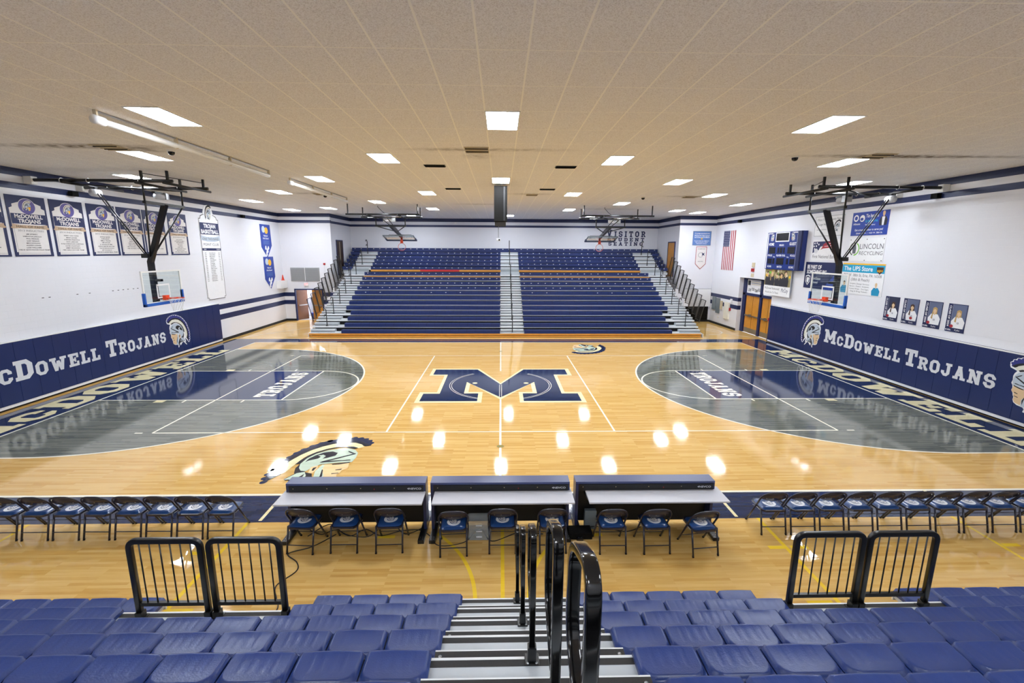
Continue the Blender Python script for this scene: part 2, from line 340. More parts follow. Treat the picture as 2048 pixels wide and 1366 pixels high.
VS = {
 'I': (5, [R_(1.2, 0, 3.8, 10), R_(0, 0, 5, 1.9), R_(0, 8.1, 5, 10)]),
 'L': (7.5, [R_(1, 0, 3.6, 10), R_(0, 8.1, 4.8, 10), R_(0, 0, 7.5, 2), R_(5.5, 0, 7.5, 3.8)]),
 'T': (8.5, [R_(2.95, 0, 5.55, 10), R_(0, 8, 8.5, 10), R_(0, 6.2, 1.8, 10), R_(6.7, 6.2, 8.5, 10), R_(1.7, 0, 6.8, 1.9)]),
 'E': (8, [R_(1, 0, 3.6, 10), R_(0, 0, 8, 1.9), R_(0, 8.1, 8, 10), R_(6.2, 0, 8, 3.6), R_(6.2, 6.4, 8, 10), R_(3, 4.1, 5.8, 5.9), R_(4.6, 3.2, 5.8, 6.8)]),
 'O': (8.4, [(OCT(0, 0, 8.4, 10, 2.3), [OCT(2.7, 2.1, 5.7, 7.9, .8)])]),
 'D': (8.6, [([(0, 0), (6.2, 0), (8.6, 2.4), (8.6, 7.6), (6.2, 10), (0, 10), (0, 8.1), (1, 8.1), (1, 1.9), (0, 1.9)], [[(3.6, 2), (5.1, 2), (5.9, 2.8), (5.9, 7.2), (5.1, 8), (3.6, 8)]])]),
 'C': (8, [(Cg, [])]), 'G': (8, [(Cg, []), R_(4.5, 3.2, 8, 4.9)]),
 'U': (9.6, [([(1, 10), (1, 2.2), (3.2, 0), (6.4, 0), (8.6, 2.2), (8.6, 10), (6, 10), (6, 2.8), (5.3, 2.1), (4.3, 2.1), (3.6, 2.8), (3.6, 10)], []), R_(0, 8.1, 4.4, 10), R_(5.2, 8.1, 9.6, 10)]),
 'J': (8.2, [([(0, 2.2), (2.2, 0), (4.8, 0), (7, 2.2), (7, 10), (4.4, 10), (4.4, 2.8), (3.9, 2.1), (3.1, 2.1), (2.6, 2.8), (2.6, 4), (0, 4)], []), R_(3.2, 8.1, 8.2, 10)]),
 'N': (9.8, [R_(1, 0, 3.4, 10), R_(6.4, 0, 8.8, 10), ([(1, 10), (3.6, 10), (8.8, 0), (6.2, 0)], []), R_(0, 0, 4.4, 1.9), R_(5.4, 8.1, 9.8, 10), R_(0, 8.1, 3.4, 10)]),
 'M': (12, [R_(1, 0, 3.5, 10), R_(8.5, 0, 11, 10), ([(1, 10), (3.8, 10), (7.2, 2.5), (4.8, 2.5)], []), ([(11, 10), (8.2, 10), (4.8, 2.5), (7.2, 2.5)], []), R_(0, 0, 4.6, 1.9), R_(7.4, 0, 12, 1.9), R_(0, 8.1, 3.5, 10), R_(8.5, 8.1, 12, 10)]),
 'W': (12.4, [([(1, 10), (3.6, 10), (5.3, 0), (2.9, 0)], []), ([(2.9, 0), (5.3, 0), (7.3, 7.5), (5.1, 7.5)], []), ([(7.1, 0), (9.5, 0), (7.3, 7.5), (5.1, 7.5)], []), ([(7.1, 0), (9.5, 0), (11.4, 10), (8.8, 10)], []), R_(0, 8.1, 4.8, 10), R_(7.6, 8.1, 12.4, 10)]),
 'A': (9.6, [([(.9, 0), (3.4, 0), (6, 10), (3.6, 10)], []), ([(8.7, 0), (6.2, 0), (3.6, 10), (6, 10)], []), R_(2.5, 2.6, 7.1, 4.4), R_(0, 0, 4.1, 1.9), R_(5.5, 0, 9.6, 1.9), R_(3, 8.3, 6.4, 10)]),
 'V': (9.6, [([(.9, 10), (3.4, 10), (6, 0), (3.6, 0)], []), ([(8.7, 10), (6.2, 10), (3.6, 0), (6, 0)], []), R_(0, 8.1, 4.3, 10), R_(5.3, 8.1, 9.6, 10)]),
 'R': (9, [R_(1, 0, 3.6, 10), R_(0, 0, 4.6, 1.9), R_(0, 8.1, 3, 10), ([(1, 10), (6.3, 10), (8.3, 8.2), (8.3, 5.8), (6.3, 4), (1, 4)], [[(3.6, 8), (5.2, 8), (5.7, 7.5), (5.7, 6.5), (5.2, 6), (3.6, 6)]]), ([(4.2, 4.6), (6.4, 4.6), (8.2, 1.9), (9, 1.9), (9, 0), (6.4, 0)], [])]),
 'S': (8, [([(2.2, 0), (5.8, 0), (8, 2.2), (8, 4.2), (6.4, 5.8), (3.2, 5.9), (2.6, 6.5), (2.6, 7.3), (3.2, 8), (4.8, 8), (5.4, 7.4), (5.4, 6.6), (8, 6.6), (8, 7.8), (5.8, 10), (2.2, 10), (0, 7.8), (0, 5.8), (1.6, 4.2), (4.8, 4.1), (5.4, 3.5), (5.4, 2.7), (4.8, 2), (3.2, 2), (2.6, 2.6), (2.6, 3.6), (0, 3.6), (0, 2.2)], [])]),
 ' ': (6, [])}
def varsity(g, seq, x0, x1, y, h, mt, z=.002, small=.74, gap=1.1, grow=1.0, M=None, spread=None):
    """seq: capitals full size, lowercase = small capitals; fitted to x0..x1"""
    sizes = [(1.0 if ch.isupper() or ch == ' ' else small) for ch in seq]
    tot = sum(VS[ch.upper()][0]*s for ch, s in zip(seq, sizes))+gap*(len(seq)-1)
    kx = (x1-x0)/tot; ky = h/10; x = x0
    for ch, s in zip(seq, sizes):
        wd, ps = VS[ch.upper()]
        for out, holes in ps:
            T = lambda P: [(x+a*s*kx, y+b*s*ky) for a, b in P]
            g.poly(T(out), mt, z, [T(q) for q in holes], M=M)
        x += (wd*s+gap)*kx

# helmeted head emblem, drawn in a 1062 x 1366 sketch frame, sheared upright
EM = [
 ('o', 0, [(265,1048),(235,1020),(222,960),(218,880),(205,780),(205,690),(225,590),(250,480),(270,410),(310,350),(350,290),(400,240),(450,205),(520,190),(560,175),(640,180),(700,205),(760,240),(800,280),(835,330),(860,380),(862,440),(850,480),(800,490),(765,500),(790,560),(800,620),(795,700),(805,760),(785,800),(780,850),(788,900),(765,940),(758,985),(745,1010),(750,1060),(735,1110),(690,1135),(620,1130),(600,1150),(610,1215),(585,1215),(560,1130),(535,1090),(540,1150),(510,1130),(470,1060),(430,1035),(345,1135),(330,1120),(380,1040),(350,1030),(370,900),(300,1000),(280,1045)]),
 ('c', 1, [(262,1020),(243,950),(236,870),(224,780),(224,690),(245,590),(268,490),(290,420),(330,360),(370,300),(420,250),(470,222),(530,208),(600,198),(650,203),(710,228),(765,265),(800,310),(835,360),(842,400),(842,450),(800,455),(740,390),(680,345),(600,320),(520,325),(450,365),(390,430),(340,520),(305,620),(290,720),(290,800),(310,870),(330,890)]),
 ('k', 2, [(262,1010),(262,900),(250,800),(252,700),(275,600),(305,500),(340,420),(400,350),(460,300),(530,275),(600,270),(680,290),(750,340),(800,390),(835,440),(800,455),(740,390),(680,345),(600,320),(520,325),(450,365),(390,430),(340,520),(305,620),(290,720),(290,800),(310,870),(330,890)]),
 ('b', 3, [(320,880),(298,810),(288,700),(303,620),(338,520),(388,430),(450,365),(520,325),(600,318),(700,345),(760,400),(795,460),(760,490),(720,450),(640,420),(560,425),(480,455),(420,510),(385,580),(370,680),(360,760),(350,860),(335,885)]),
 ('k', 4, [(365,715),(375,640),(400,550),(440,485),(500,435),(570,410),(650,412),(710,440),(750,480),(728,497),(650,438),(580,428),(510,458),(450,520),(415,600),(400,715)]),
 ('h', 5, [(400,715),(412,610),(450,530),(520,470),(600,455),(680,470),(740,520),(780,600),(790,700),(782,790),(700,775),(560,770),(540,790),(510,830),(490,880),(450,860),(420,800)]),
 ('k', 6, [(425,690),(430,620),(460,560),(505,515),(570,510),(618,555),(618,610),(565,650),(535,655),(545,600),(515,562),(478,570),(510,605),(500,640),(440,665)]),
 ('k', 7, [(690,530),(755,600),(740,605),(700,560)]),
 ('k', 7, [(550,712),(762,602),(768,622),(620,710),(760,738),(760,752),(540,735)]),
 ('h', 8, [(600,715),(762,640),(775,730),(700,735)]),
 ('k', 5, [(400,715),(420,800),(450,860),(490,880),(470,930),(420,900),(395,800)]),
 ('f', 5, [(590,785),(765,795),(775,850),(782,905),(750,940),(748,985),(735,1010),(745,1050),(722,1105),(650,1112),(640,1000),(600,900)]),
 ('k', 6, [(640,790),(770,785),(768,802),(700,812),(650,806)]),
 ('k', 6, [(700,912),(745,905),(742,925),(705,925)]), ('k', 6, [(690,975),(740,978),(740,988),(695,990)]),
 ('k', 5, [(480,890),(550,940),(590,1060),(592,1170),(540,1065),(470,1035),(400,1010),(385,990),(430,900)]),
 ('f', 6, [(503,812),(545,792),(562,850),(552,935),(520,920)]),
 ('k', 7, [(525,830),(548,820),(545,890),(530,880)]),
 ('h', 6, [(572,785),(592,790),(605,900),(648,1000),(642,1118),(602,1128),(580,1000),(560,900)]),
 ('k', 7, [(600,880),(610,890),(640,1010),(630,1100),(622,1000)]),
 ('h', 6, [(440,900),(488,892),(518,960),(528,1022),(388,1000)]),
 ('k', 7, [(400,985),(470,995),(500,930),(505,1010)]),
]
_e = []
for _p in [(262,1000),(243,930),(236,860),(228,780),(232,700),(246,620),(266,540),(288,460),(318,390),(362,325),(414,272),(470,236),(535,216),(600,208),(660,216),(716,242),(766,280),(806,330),(832,390)]:
    _e.append(('o', 0, [(_p[0]+34*math.cos(k*PI/6), _p[1]+36*math.sin(k*PI/6)) for k in range(12)])); _e.append(('c', 1, [(_p[0]+24*math.cos(k*PI/6), _p[1]+27*math.sin(k*PI/6)) for k in range(12)]))
EM = EM[:1]+_e+EM[1:]
def emblem(g, x, y, wd, ht, mats, z0=.002, dz=.0012, flip=False, M=None, rot=0):
    """x,y = lower left corner of its box"""
    SH = .27
    for k, lay, pts in EM:
        mt = mats.get(k)
        if not mt: continue
        Q = []
        for px, py in pts:
            a = (px-205)/660; b = 1-((py-(px-560)*SH)-(175+10))/(1215-185+55)
            if flip: a = 1-a
            Q.append((x+a*wd, y+b*ht))
        g.poly(Q, mt, z0+lay*dz, M=M)
mat('crest_blue', (46, 52, 130), .45)
EMW = dict(o='white_sheet', c='crest_blue', k='ink', b='cream_print', h='silver_print', f='skin_print')
EMP = dict(o='white_sheet', c='purple_print', k='ink', b='cream_print', h='silver_print', f='skin_print')
EMF = dict(c='navy_paint', k='ink_paint', b='cream_paint', h='mint_paint', f='skin_paint')

# ---------------------------------------------------------------- room shell
HZ = 7.02
BX, SY = 12.63, 7.64
g = G()
g.box((-14.7, -20.2, -.2), (14.5, 20.2, 0), 'maple')
LZ = .001
def z(n): return LZ*n
g.rect(-14.2, -8.57, 14.15, -SY, 'navy_paint', z(1)); g.rect(-14.2, SY, 14.15, 8.57, 'navy_paint', z(1))
g.rect(-14.2, -SY, -BX, SY, 'navy_paint', z(1)); g.rect(BX, -SY, 14.15, SY, 'navy_paint', z(1))
HX, R3 = 11.05, 5.94
for s in (-1, 1):
    n = 64; P = [(s*BX, R3)] + [(s*(HX-R3*math.cos(a)), R3*math.sin(a)) for a in [PI/2-PI*i/n for i in range(n+1)]] + [(s*BX, -R3)]
    g.poly(P, 'grey_stain', z(2))
    g.ring(s*HX, 0, R3, .06, 'white_line', z(4), PI/2 if s > 0 else -PI/2, 3*PI/2 if s > 0 else PI/2)
    g.line((s*HX, R3), (s*BX, R3), .06, 'white_line', z(4)); g.line((s*HX, -R3), (s*BX, -R3), .06, 'white_line', z(4))
    g.rect(min(s*6.96, s*BX), -1.8, max(s*6.96, s*BX), 1.8, 'navy_paint', z(3))
    for y in (-1.8, 1.8): g.line((s*6.96, y), (s*BX, y), .055, 'white_line', z(4))
    g.line((s*6.96, -1.8), (s*6.96, 1.8), .055, 'white_line', z(4))
    g.ring(s*6.96, 0, 1.8, .055, 'white_line', z(4), PI/2 if s > 0 else -PI/2, 3*PI/2 if s > 0 else PI/2, 48)
    g.line((s*BX, -SY), (s*BX, SY), .06, 'white_line', z(4))
    for y in (-1.93, 1.93):
        for xx in (9.9, 9.0, 8.1): g.line((s*xx, y-.1), (s*xx, y+.1), .05, 'white_line', z(5))
        g.rect(min(s*10.5, s*10.8), y-.1, max(s*10.5, s*10.8), y+.1, 'cream_paint', z(5))
    g.line((s*9, -4.5), (s*9, 4.5), .05, 'white_line', z(5))
    g.line((s*9.25, -4.5), (s*9.45, -4.5), .05, 'white_line', z(5)); g.line((s*9.25, 4.5), (s*9.45, 4.5), .05, 'white_line', z(5))
    g.line((s*3, -4.5), (s*3, 4.5), .05, 'white_line', z(5))
    g.line((s*4.22, -8.53), (s*4.22, -SY), .06, 'cream_paint', z(5))
    g.line((s*8.45, -8.1), (s*8.45, -SY), .06, 'cream_paint', z(5))
    # lettering on the lanes and baselines
    M = frame((s*7.72, s*1.5 if s > 0 else -1.5, 0), (0, -s, 0), (s, 0, 0))
    varsity(g, 'TROJANS', 0, 3.02, -.33, .62, 'white_line', z(6), M=M)
    M = frame((s*12.84, s*5.75 if s > 0 else -5.55, 0), (0, -s, 0), (s, 0, 0))
    varsity(g, 'McDOWELL', 0, 11.3, 0, 1.05, 'cream_paint', z(6), small=.8, M=M)
for y in (-SY, SY): g.line((-BX, y), (BX, y), .07, 'white_line', z(4))
for y in (-4.5, 4.5): g.line((-9, y), (9, y), .05, 'white_line', z(5))
MO = [(-2.73,2.13),(-.88,2.13),(-.02,.06),(.84,2.13),(2.71,2.13),(2.71,1.08),(2.14,1.08),(2.14,-1.03),(2.7,-1.03),(2.7,-2.13),(.59,-2.13),(.59,-1.02),(1.06,-1.02),(1.06,0),(-.02,-1.82),(-1.1,0),(-1.1,-1.02),(-.62,-1.02),(-.62,-2.13),(-2.72,-2.13),(-2.72,-1.03),(-2.15,-1.03),(-2.15,1.08),(-2.73,1.08)]
MI = [(-2.6,2.0),(-.94,2.0),(-.02,-.1),(.9,2.0),(2.56,2.0),(2.56,1.22),(2.02,1.22),(2.02,-1.19),(2.56,-1.19),(2.56,-1.98),(.72,-1.98),(.72,-1.17),(1.2,-1.17),(1.2,.2),(-.02,-1.6),(-1.24,.2),(-1.24,-1.17),(-.76,-1.17),(-.76,-1.98),(-2.58,-1.98),(-2.58,-1.19),(-2.04,-1.19),(-2.04,1.22),(-2.6,1.22)]
g.line((-.02, -SY), (-.02, -1.8), .055, 'white_line', z(4)); g.line((-.02, 1.75), (-.02, SY), .055, 'white_line', z(4))
MIh = [(1.0,-1.17),(1.24,-1.17)]
g.poly(MO, 'cream_paint', z(5)); g.poly(MI, 'navy_paint', z(6))
for a0, a1 in ((.30*PI, -.37*PI), (.70*PI, 1.37*PI)):
    for rr in (1.80, 1.73): g.ring(-.02, -.1, rr, .018, 'white_line', z(7), a0, a1, 48)
for dx in (-.035, .035): g.line((-.02+dx, -1.55), (-.02+dx, -.12), .016, 'white_line', z(7))
for x, y in ((-.94, .05), (.9, .05)): g.disc(x, y, .09, .09, 'cream_paint', z(7))
for y in (-5.43, 5.42): g.disc(-.02, y, .09, .07, 'olive_brass', z(8))
M = frame((-5.02, -7.62, z(4)), (1, 0, 0), (0, 1, 0)); emblem(g, 0, 0, 1.92, 2.75, EMF, 0, LZ, M=M)
M = frame((5.2, 7.42, z(4)), (-1, 0, 0), (0, -1, 0)); emblem(g, 0, 0, 1.92, 2.55, EMF, 0, LZ, M=M)
# practice-court lines
for x in (-8.12, 8.12): g.line((x, -12.5), (x, -8.57), .055, 'yellow_line', z(1))
for x in (-4.4, 4.58): g.line((x, -12.5), (x, -8.57), .06, 'yellow_line', z(1))
g.line((.02, -12.5), (.02, -8.57), .055, 'yellow_line', z(1))
g.ring(-2.6, -10.6, 2.25, .055, 'yellow_line', z(1), -.3*PI, .27*PI); g.ring(2.62, -10.6, 2.25, .055, 'yellow_line', z(1), .73*PI, 1.3*PI)
for x in (-1.9, 1.55, 4.44, 8.3, -4.7, 4.8): g.rect(x-.14, -9.44 if abs(x) > 3 else -9.06, x+.14, -9.36 if abs(x) > 3 else -8.98, 'yellow_line', z(2))
g.rect(-4.4, -11.2, -4.05, -10.55, 'yellow_line', z(2)); g.rect(4.15, -11.2, 4.5, -10.55, 'yellow_line', z(2))
g.ring(-11.6, 11.0, 2.4, .05, 'white_line', z(1), -.5*PI, .5*PI, 40); g.ring(12.0, 11.2, 1.2, .05, 'white_line', z(1), -.5*PI, .9*PI, 40)
g.line((11.3, 13.6), (14.1, 8.9), .05, 'white_line', z(1)); g.line((-14.1, 8.9), (-10.9, 13.6), .05, 'white_line', z(1))
struct(g.build('floor'), 'polished maple gym floor with navy and grey painted court')

g = G(); g.box((-14.7, -20.2, HZ), (14.5, 20.2, HZ+.1), 'ceiling_tile'); struct(g.build('ceiling'))
g = G(); g.box((-14.68, -20.2, 0), (-14.48, 15.3, HZ), 'wall_left_paint')
for y in (-1.03, -.81, .18, .66, 1.65, 1.9, 2.13, 2.36, 2.63, 2.85): g.box((-14.48, y-.035, 3.13), (-14.477, y+.035, 3.15), 'black_matte')
struct(g.build('wall_left'))
DY0, DY1, DZ = 8.02, 11.45, 3.22
g = G(); g.box((14.25, -20.2, 0), (14.45, DY0, HZ), 'wall_right_paint'); g.box((14.25, DY1, 0), (14.45, 15.1, HZ), 'wall_right_paint')
g.box((14.25, DY0, DZ), (14.45, DY1, HZ), 'wall_right_paint')
g.box((14.45, DY0-.2, 0), (14.8, DY0, DZ), 'wall_plain_paint'); g.box((14.45, DY1, 0), (14.8, DY1+.2, DZ), 'wall_plain_paint')
g.box((14.45, DY0, DZ), (14.8, DY1, DZ+.2), 'wall_plain_paint'); g.box((14.8, DY0-.2, 0), (14.9, DY1+.2, DZ+.2), 'wall_plain_paint')
struct(g.build('wall_right'))
# far left face with an open doorway, returns and the far wall
LX0, LX1 = -13.75, -11.95
g = G(); g.box((-14.68, 15.3, 0), (LX0, 15.5, HZ), 'wall_left_paint'); g.box((LX1, 15.3, 0), (-11.15, 15.5, HZ), 'wall_left_paint')
g.box((LX0, 15.3, 2.08), (LX1, 15.5, HZ), 'wall_left_paint'); struct(g.build('wall_far_left'))
g = G(); g.box((-11.35, 15.5, 0), (-11.15, 19.5, HZ), 'wall_back_paint'); struct(g.build('wall_return_left'))
g = G(); g.box((11.8, 15.1, 0), (14.45, 15.3, HZ), 'wall_back_paint'); struct(g.build('wall_far_right'))
g = G(); g.box((11.8, 15.3, 0), (12.0, 19.5, HZ), 'wall_back_paint'); struct(g.build('wall_return_right'))
g = G(); g.box((-11.35, 19.4, 0), (12.0, 19.6, HZ), 'wall_back_paint')
M = on_front(0, 0, 19.4)
varsity(g, 'Visitor', 7.92, 10.85, 5.76, .52, 'navy_print', .004, small=.82, gap=3.6, M=M)
varsity(g, 'STUDENT', 8.0, 10.78, 5.44, .27, 'navy_print', .004, gap=5, M=M)
varsity(g, 'SEATING', 8.08, 10.68, 5.12, .27, 'navy_print', .004, gap=5, M=M)
struct(g.build('wall_back'), 'white far wall with navy lettering above the bleachers')
g = G(); g.box((-14.68, -20.2, 0), (14.45, -20.0, HZ), 'wall_plain_paint'); struct(g.build('wall_near'))
# hallway beyond the open doorway
g = G(); g.box((-14.1, 15.5, 0), (-14.0, 18.2, 2.5), 'wall_plain_paint'); g.box((-11.5, 15.5, 0), (-11.4, 18.2, 2.5), 'wall_plain_paint')
g.box((-14.1, 18.2, 0), (-11.4, 18.3, 2.5), 'wall_plain_paint'); g.box((-14.1, 15.5, 2.5), (-11.4, 18.3, 2.6), 'wall_plain_paint')
g.box((-14.0, 15.5, .001), (-11.5, 18.2, .004), 'hall_floor'); struct(g.build('wall_hallway'))
# baseboards
def bb(n, a, b):
    g = G(); g.box(a, b, 'rubber'); struct(g.build('baseboard_'+n))
bb('left', (-14.48, -12, 0), (-14.44, 15.3, .13)); bb('far_left', (-14.48, 15.26, 0), (LX0-.06, 15.3, .13))
bb('right', (14.21, -12, 0), (14.25, DY0, .13)); bb('right_far', (14.21, DY1, 0), (14.25, 15.1, .13)); bb('far_right', (11.9, 15.06, 0), (14.25, 15.1, .13))

# doors
def push_door(name, x, y0, y1, lab):
    e = bpy.data.objects.new(name, None); C.objects.link(e); e.location = (0, 0, 0); struct(e, lab)
    g = G(); g.box((x, y0, .02), (x+.045, y1, 2.2), 'door_wood'); g.box((x-.002, (y0+y1)/2-.012, .25), (x, (y0+y1)/2+.012, 2.18), 'dark_brown'); g.build('door_leaf', e, bevel=.003)
    g = G(); g.box((x-.07, y0+.06, 1.0), (x-.035, y1-.06, 1.06), 'steel'); g.box((x-.09, (y0+y1)/2+.05, .96), (x, (y0+y1)/2+.2, 1.12), 'steel'); g.box((x-.05, y0+.04, .98), (x, y0+.12, 1.08), 'steel'); g.box((x-.05, y1-.12, .98), (x, y1-.04, 1.08), 'steel'); g.build('push_bar', e, bevel=.004)
    g = G(); g.box((x-.006, y0+.03, .04), (x, y1-.03, .3), 'steel'); g.build('kick_plate', e)
push_door('door_1', 14.56, 9.62, 11.08, 'tan wooden door with steel push bar, far one of the right-hand pair')
push_door('door_2', 14.56, 8.16, 9.36, 'tan wooden door with steel push bar, near one of the right-hand pair')
g = G()
for y0, y1 in ((DY1-.3, DY1), (9.4, 9.6), (DY0, DY0+.12)): g.box((14.5, y0, 0), (14.62, y1, DZ), 'navy_print')
for z0, z1 in ((2.2, 2.34), (DZ-.1, DZ)): g.box((14.5, DY0, z0), (14.62, DY1, z1), 'navy_print')
struct(g.build('trim_1'), 'navy steel frame around the two tan doors')
for i, (y0, y1) in enumerate(((9.6, 11.15), (8.14, 9.4))):
    g = G(); g.box((14.58, y0, 2.34), (14.6, y1, 3.12), 'white_sheet')
    M = frame((14.578, y1, 2.34), (0, -1, 0), (0, 0, 1)); W_ = y1-y0
    g.rect(.06, .45, .35, .72, 'ink', .002, M=M)
    for q in range(4): g.rect(.42, .5+q*.065, W_-.08, .53+q*.065, 'photo_grey' if q % 2 else 'tan_panel', .002, M=M)
    for q, t in enumerate(('LOVE', 'YOUR', 'TEAM', 'BE LOUD')): text(g, t, .3+.34*q, .1+.06*(q % 2), .16, 'ink', .002, width=.3, M=M, bold=.03)
    struct(g.build('window_%d' % (i+1)), 'transom window with posters above a tan door')
# open hallway doorway
g = G(); g.box((LX0-.05, 15.24, 0), (LX0+.03, 15.36, 2.14), 'navy_print'); g.box((LX1-.03, 15.24, 0), (LX1+.05, 15.36, 2.14), 'navy_print'); g.box((LX0-.05, 15.24, 2.06), (LX1+.05, 15.36, 2.14), 'navy_print')
struct(g.build('trim_2'), 'dark navy frame of the open doorway on the far left')
e = bpy.data.objects.new('door_3', None); C.objects.link(e); struct(e, 'brown door leaf standing open in the far left doorway')
M = Matrix.Translation((LX0+.03, 15.4, 0)) @ Matrix.Rotation(math.radians(62), 4, 'Z')
g = G(); g.box((0, 0, .02), (.85, .045, 2.04), 'door_brown', M=M); g.build('door_leaf', e); g = G(); g.box((.08, -.07, .98), (.78, -.035, 1.04), 'steel', M=M); g.build('push_bar', e)
e = bpy.data.objects.new('door_4', None); C.objects.link(e); struct(e, 'tan door leaf behind the guard rails in the far left doorway')
M = Matrix.Translation((LX1-.03, 15.4, 0)) @ Matrix.Rotation(math.radians(180-16), 4, 'Z')
g = G(); g.box((0, 0, .02), (.85, -.045, 2.04), 'door_wood', M=M); g.build('door_leaf', e); g = G(); g.box((.08, .07, .98), (.78, .035, 1.04), 'steel', M=M); g.build('push_bar', e)
# doors at the upper walkway
for i, (x, s, mt, y0, y1) in enumerate(((-11.15, 1, 'door_dark', 16.2, 17.35), (11.8, -1, 'door_wood', 15.75, 16.95))):
    e = bpy.data.objects.new('door_%d' % (5+i), None); C.objects.link(e); struct(e, ('dark' if s > 0 else 'tan')+' door opening onto the upper bleacher walkway')
    g = G(); g.box((x, y0-.07, 3.0), (x+s*.05, y0, 5.37), 'navy_print'); g.box((x, y1, 3.0), (x+s*.05, y1+.07, 5.37), 'navy_print'); g.box((x, y0, 5.3), (x+s*.05, y1, 5.37), 'navy_print'); g.build('door_frame', e)
    g = G(); g.box((x, y0, 3.0), (x+s*.03, y1, 5.3), mt)
    if s > 0: g.box((x+.03, y0+.55, 3.0), (x+.034, y0+.62, 5.25), 'tan_panel')
    g.build('door_leaf', e)
g = G(); g.box((12.4, 15.02, 1.05), (14.2, 15.1, 2.25), 'white_sheet'); g.box((12.4, 15.01, 2.24), (14.2, 15.02, 2.26), 'grey_panel'); struct(g.build('trim_3'), 'white wall panel above the slatted dark grille')
g = G(); g.box((11.9, 15.03, .13), (14.1, 15.08, 1.05), 'black_matte')
for q in range(9): g.box((11.9, 15.0, .16+q*.1), (14.1, 15.03, .19+q*.1), 'dark_brown')
tag(g.build('wall_grille'), 'dark slatted grille low on the far right wall beside the bleachers', 'grille')

# ---------------------------------------------------------------- ceiling fixtures
LROWS = [(-18.9, (-6.1, 0, 6.1)), (-16.4, (-9.15, -3.05, 3.05, 9.15)), (-6.8, (-6.1, .02, 6.1)), (-3.17, (-9.14, -3.05, 3.05, 9.1)), (.49, (-12.2, -6.1, -.01, 6.05, 12.1)),
         (4.15, (-9.15, -3.07, 3.0, 9.0)), (7.8, (-12.2, -6.1, 0, 6.0, 12.0)), (11.45, (-9.8, -3.9, 3.9, 10.16)), (12.7, (-12.4, 11.9)), (16.2, (-6.1, .55, 6.1))]
def make_light():
    e = empty('ceiling_light', '', 'ceiling light')
    g = G()
    for a, b in (((-.31, -.615, -.012), (.31, -.585, .0)), ((-.31, .585, -.012), (.31, .615, 0)), ((-.31, -.585, -.012), (-.285, .585, 0)), ((.285, -.585, -.012), (.31, .585, 0))): g.box(a, b, 'white_metal')
    g.build('light_frame', e)
    g = G(); g.box((-.285, -.585, -.009), (.285, .585, -.002), 'light_glow'); g.build('diffuser', e)
    return e
L0 = make_light(); used = False
RW = ['behind the viewer', 'above the near bleachers', 'in the nearest row', 'in the second row', 'in the third row', 'in the fourth row', 'in the fifth row', 'in the sixth row', 'by the far corners', 'above the upper far bleachers']
for ri, (y, xs) in enumerate(LROWS):
    for i, x in enumerate(xs):
        o = L0 if not used else copy_tree(L0); used = True
        o.location = (x, y, HZ)
        o['label'] = 'glowing white ceiling panel %s, %s of %s from the left' % (RW[ri], ORD[i], ['', '', 'two', 'three', 'four', 'five'][len(xs)])
        o['group'] = 'recessed ceiling light panels'
def grille(x, y, lab, mt='vent_green', w_=.6, d_=.3, cone=False):
    e = empty('air_vent', lab, 'air vent', (x, y, HZ), group='ceiling air vents')
    g = G(); g.box((-w_/2, -d_/2, -.012), (w_/2, d_/2, -.004), mt); g.build('vent_plate', e)
    g = G()
    for q in range(6): g.box((-w_/2+.02, -d_/2+.02+q*(d_-.05)/5, -.03), (w_/2-.02, -d_/2+.03+q*(d_-.05)/5, -.012), 'black_matte' if not cone or q in (1, 4) else mt)
    g.build('slats', e)
grille(-1.87, -2.2, 'dark grey-green ceiling vent, nearer one left of centre'); grille(1.83, -2.2, 'dark grey-green ceiling vent, nearer one right of centre')
grille(-1.85, 2.65, 'dark grey-green ceiling vent, farther one left of centre'); grille(1.78, 2.6, 'dark grey-green ceiling vent, farther one right of centre')
grille(-.58, -4.33, 'cream square ceiling diffuser ringed with dirt, near centre', 'vent_cream', .58, .58, True)
grille(-9.2, -4.2, 'cream ceiling diffuser with dark soot streak, left side', 'vent_cream', .58, .58, True)
grille(9.3, -4.1, 'cream ceiling diffuser with dark soot streak, right side', 'vent_cream', .58, .58, True)
grille(8.2, 4.7, 'cream ceiling diffuser farther back on the right', 'vent_cream', .58, .58, True)
grille(1.3, 4.4, 'small cream ceiling diffuser right of the hanging black speaker', 'vent_cream', .5, .5, True)
grille(-7.7, 4.7, 'cream ceiling diffuser beyond the second white roller tube', 'vent_cream', .5, .5, True)
for x, y, lab in ((-8.0, -3.9, 'beneath the long white roller tube, left'), (7.32, -3.95, 'on the right of the near ceiling'), (-7.6, 5.0, 'beneath the shorter white roller tube'), (6.2, 4.9, 'farther back on the right of the ceiling')):
    e = empty('dome_camera', 'small dark dome camera '+lab, 'camera', (x, y, HZ), group='dome cameras')
    g = G(); g.lathe((0, 0, 0), [(.09, 0), (.09, -.03), (.075, -.04)], 'white_metal'); g.build('dome_base', e)
    g = G(); g.lathe((0, 0, 0), [(.075, -.04), (.07, -.08), (.045, -.11), (.0, -.12)], 'black_gloss'); g.build('dome', e)
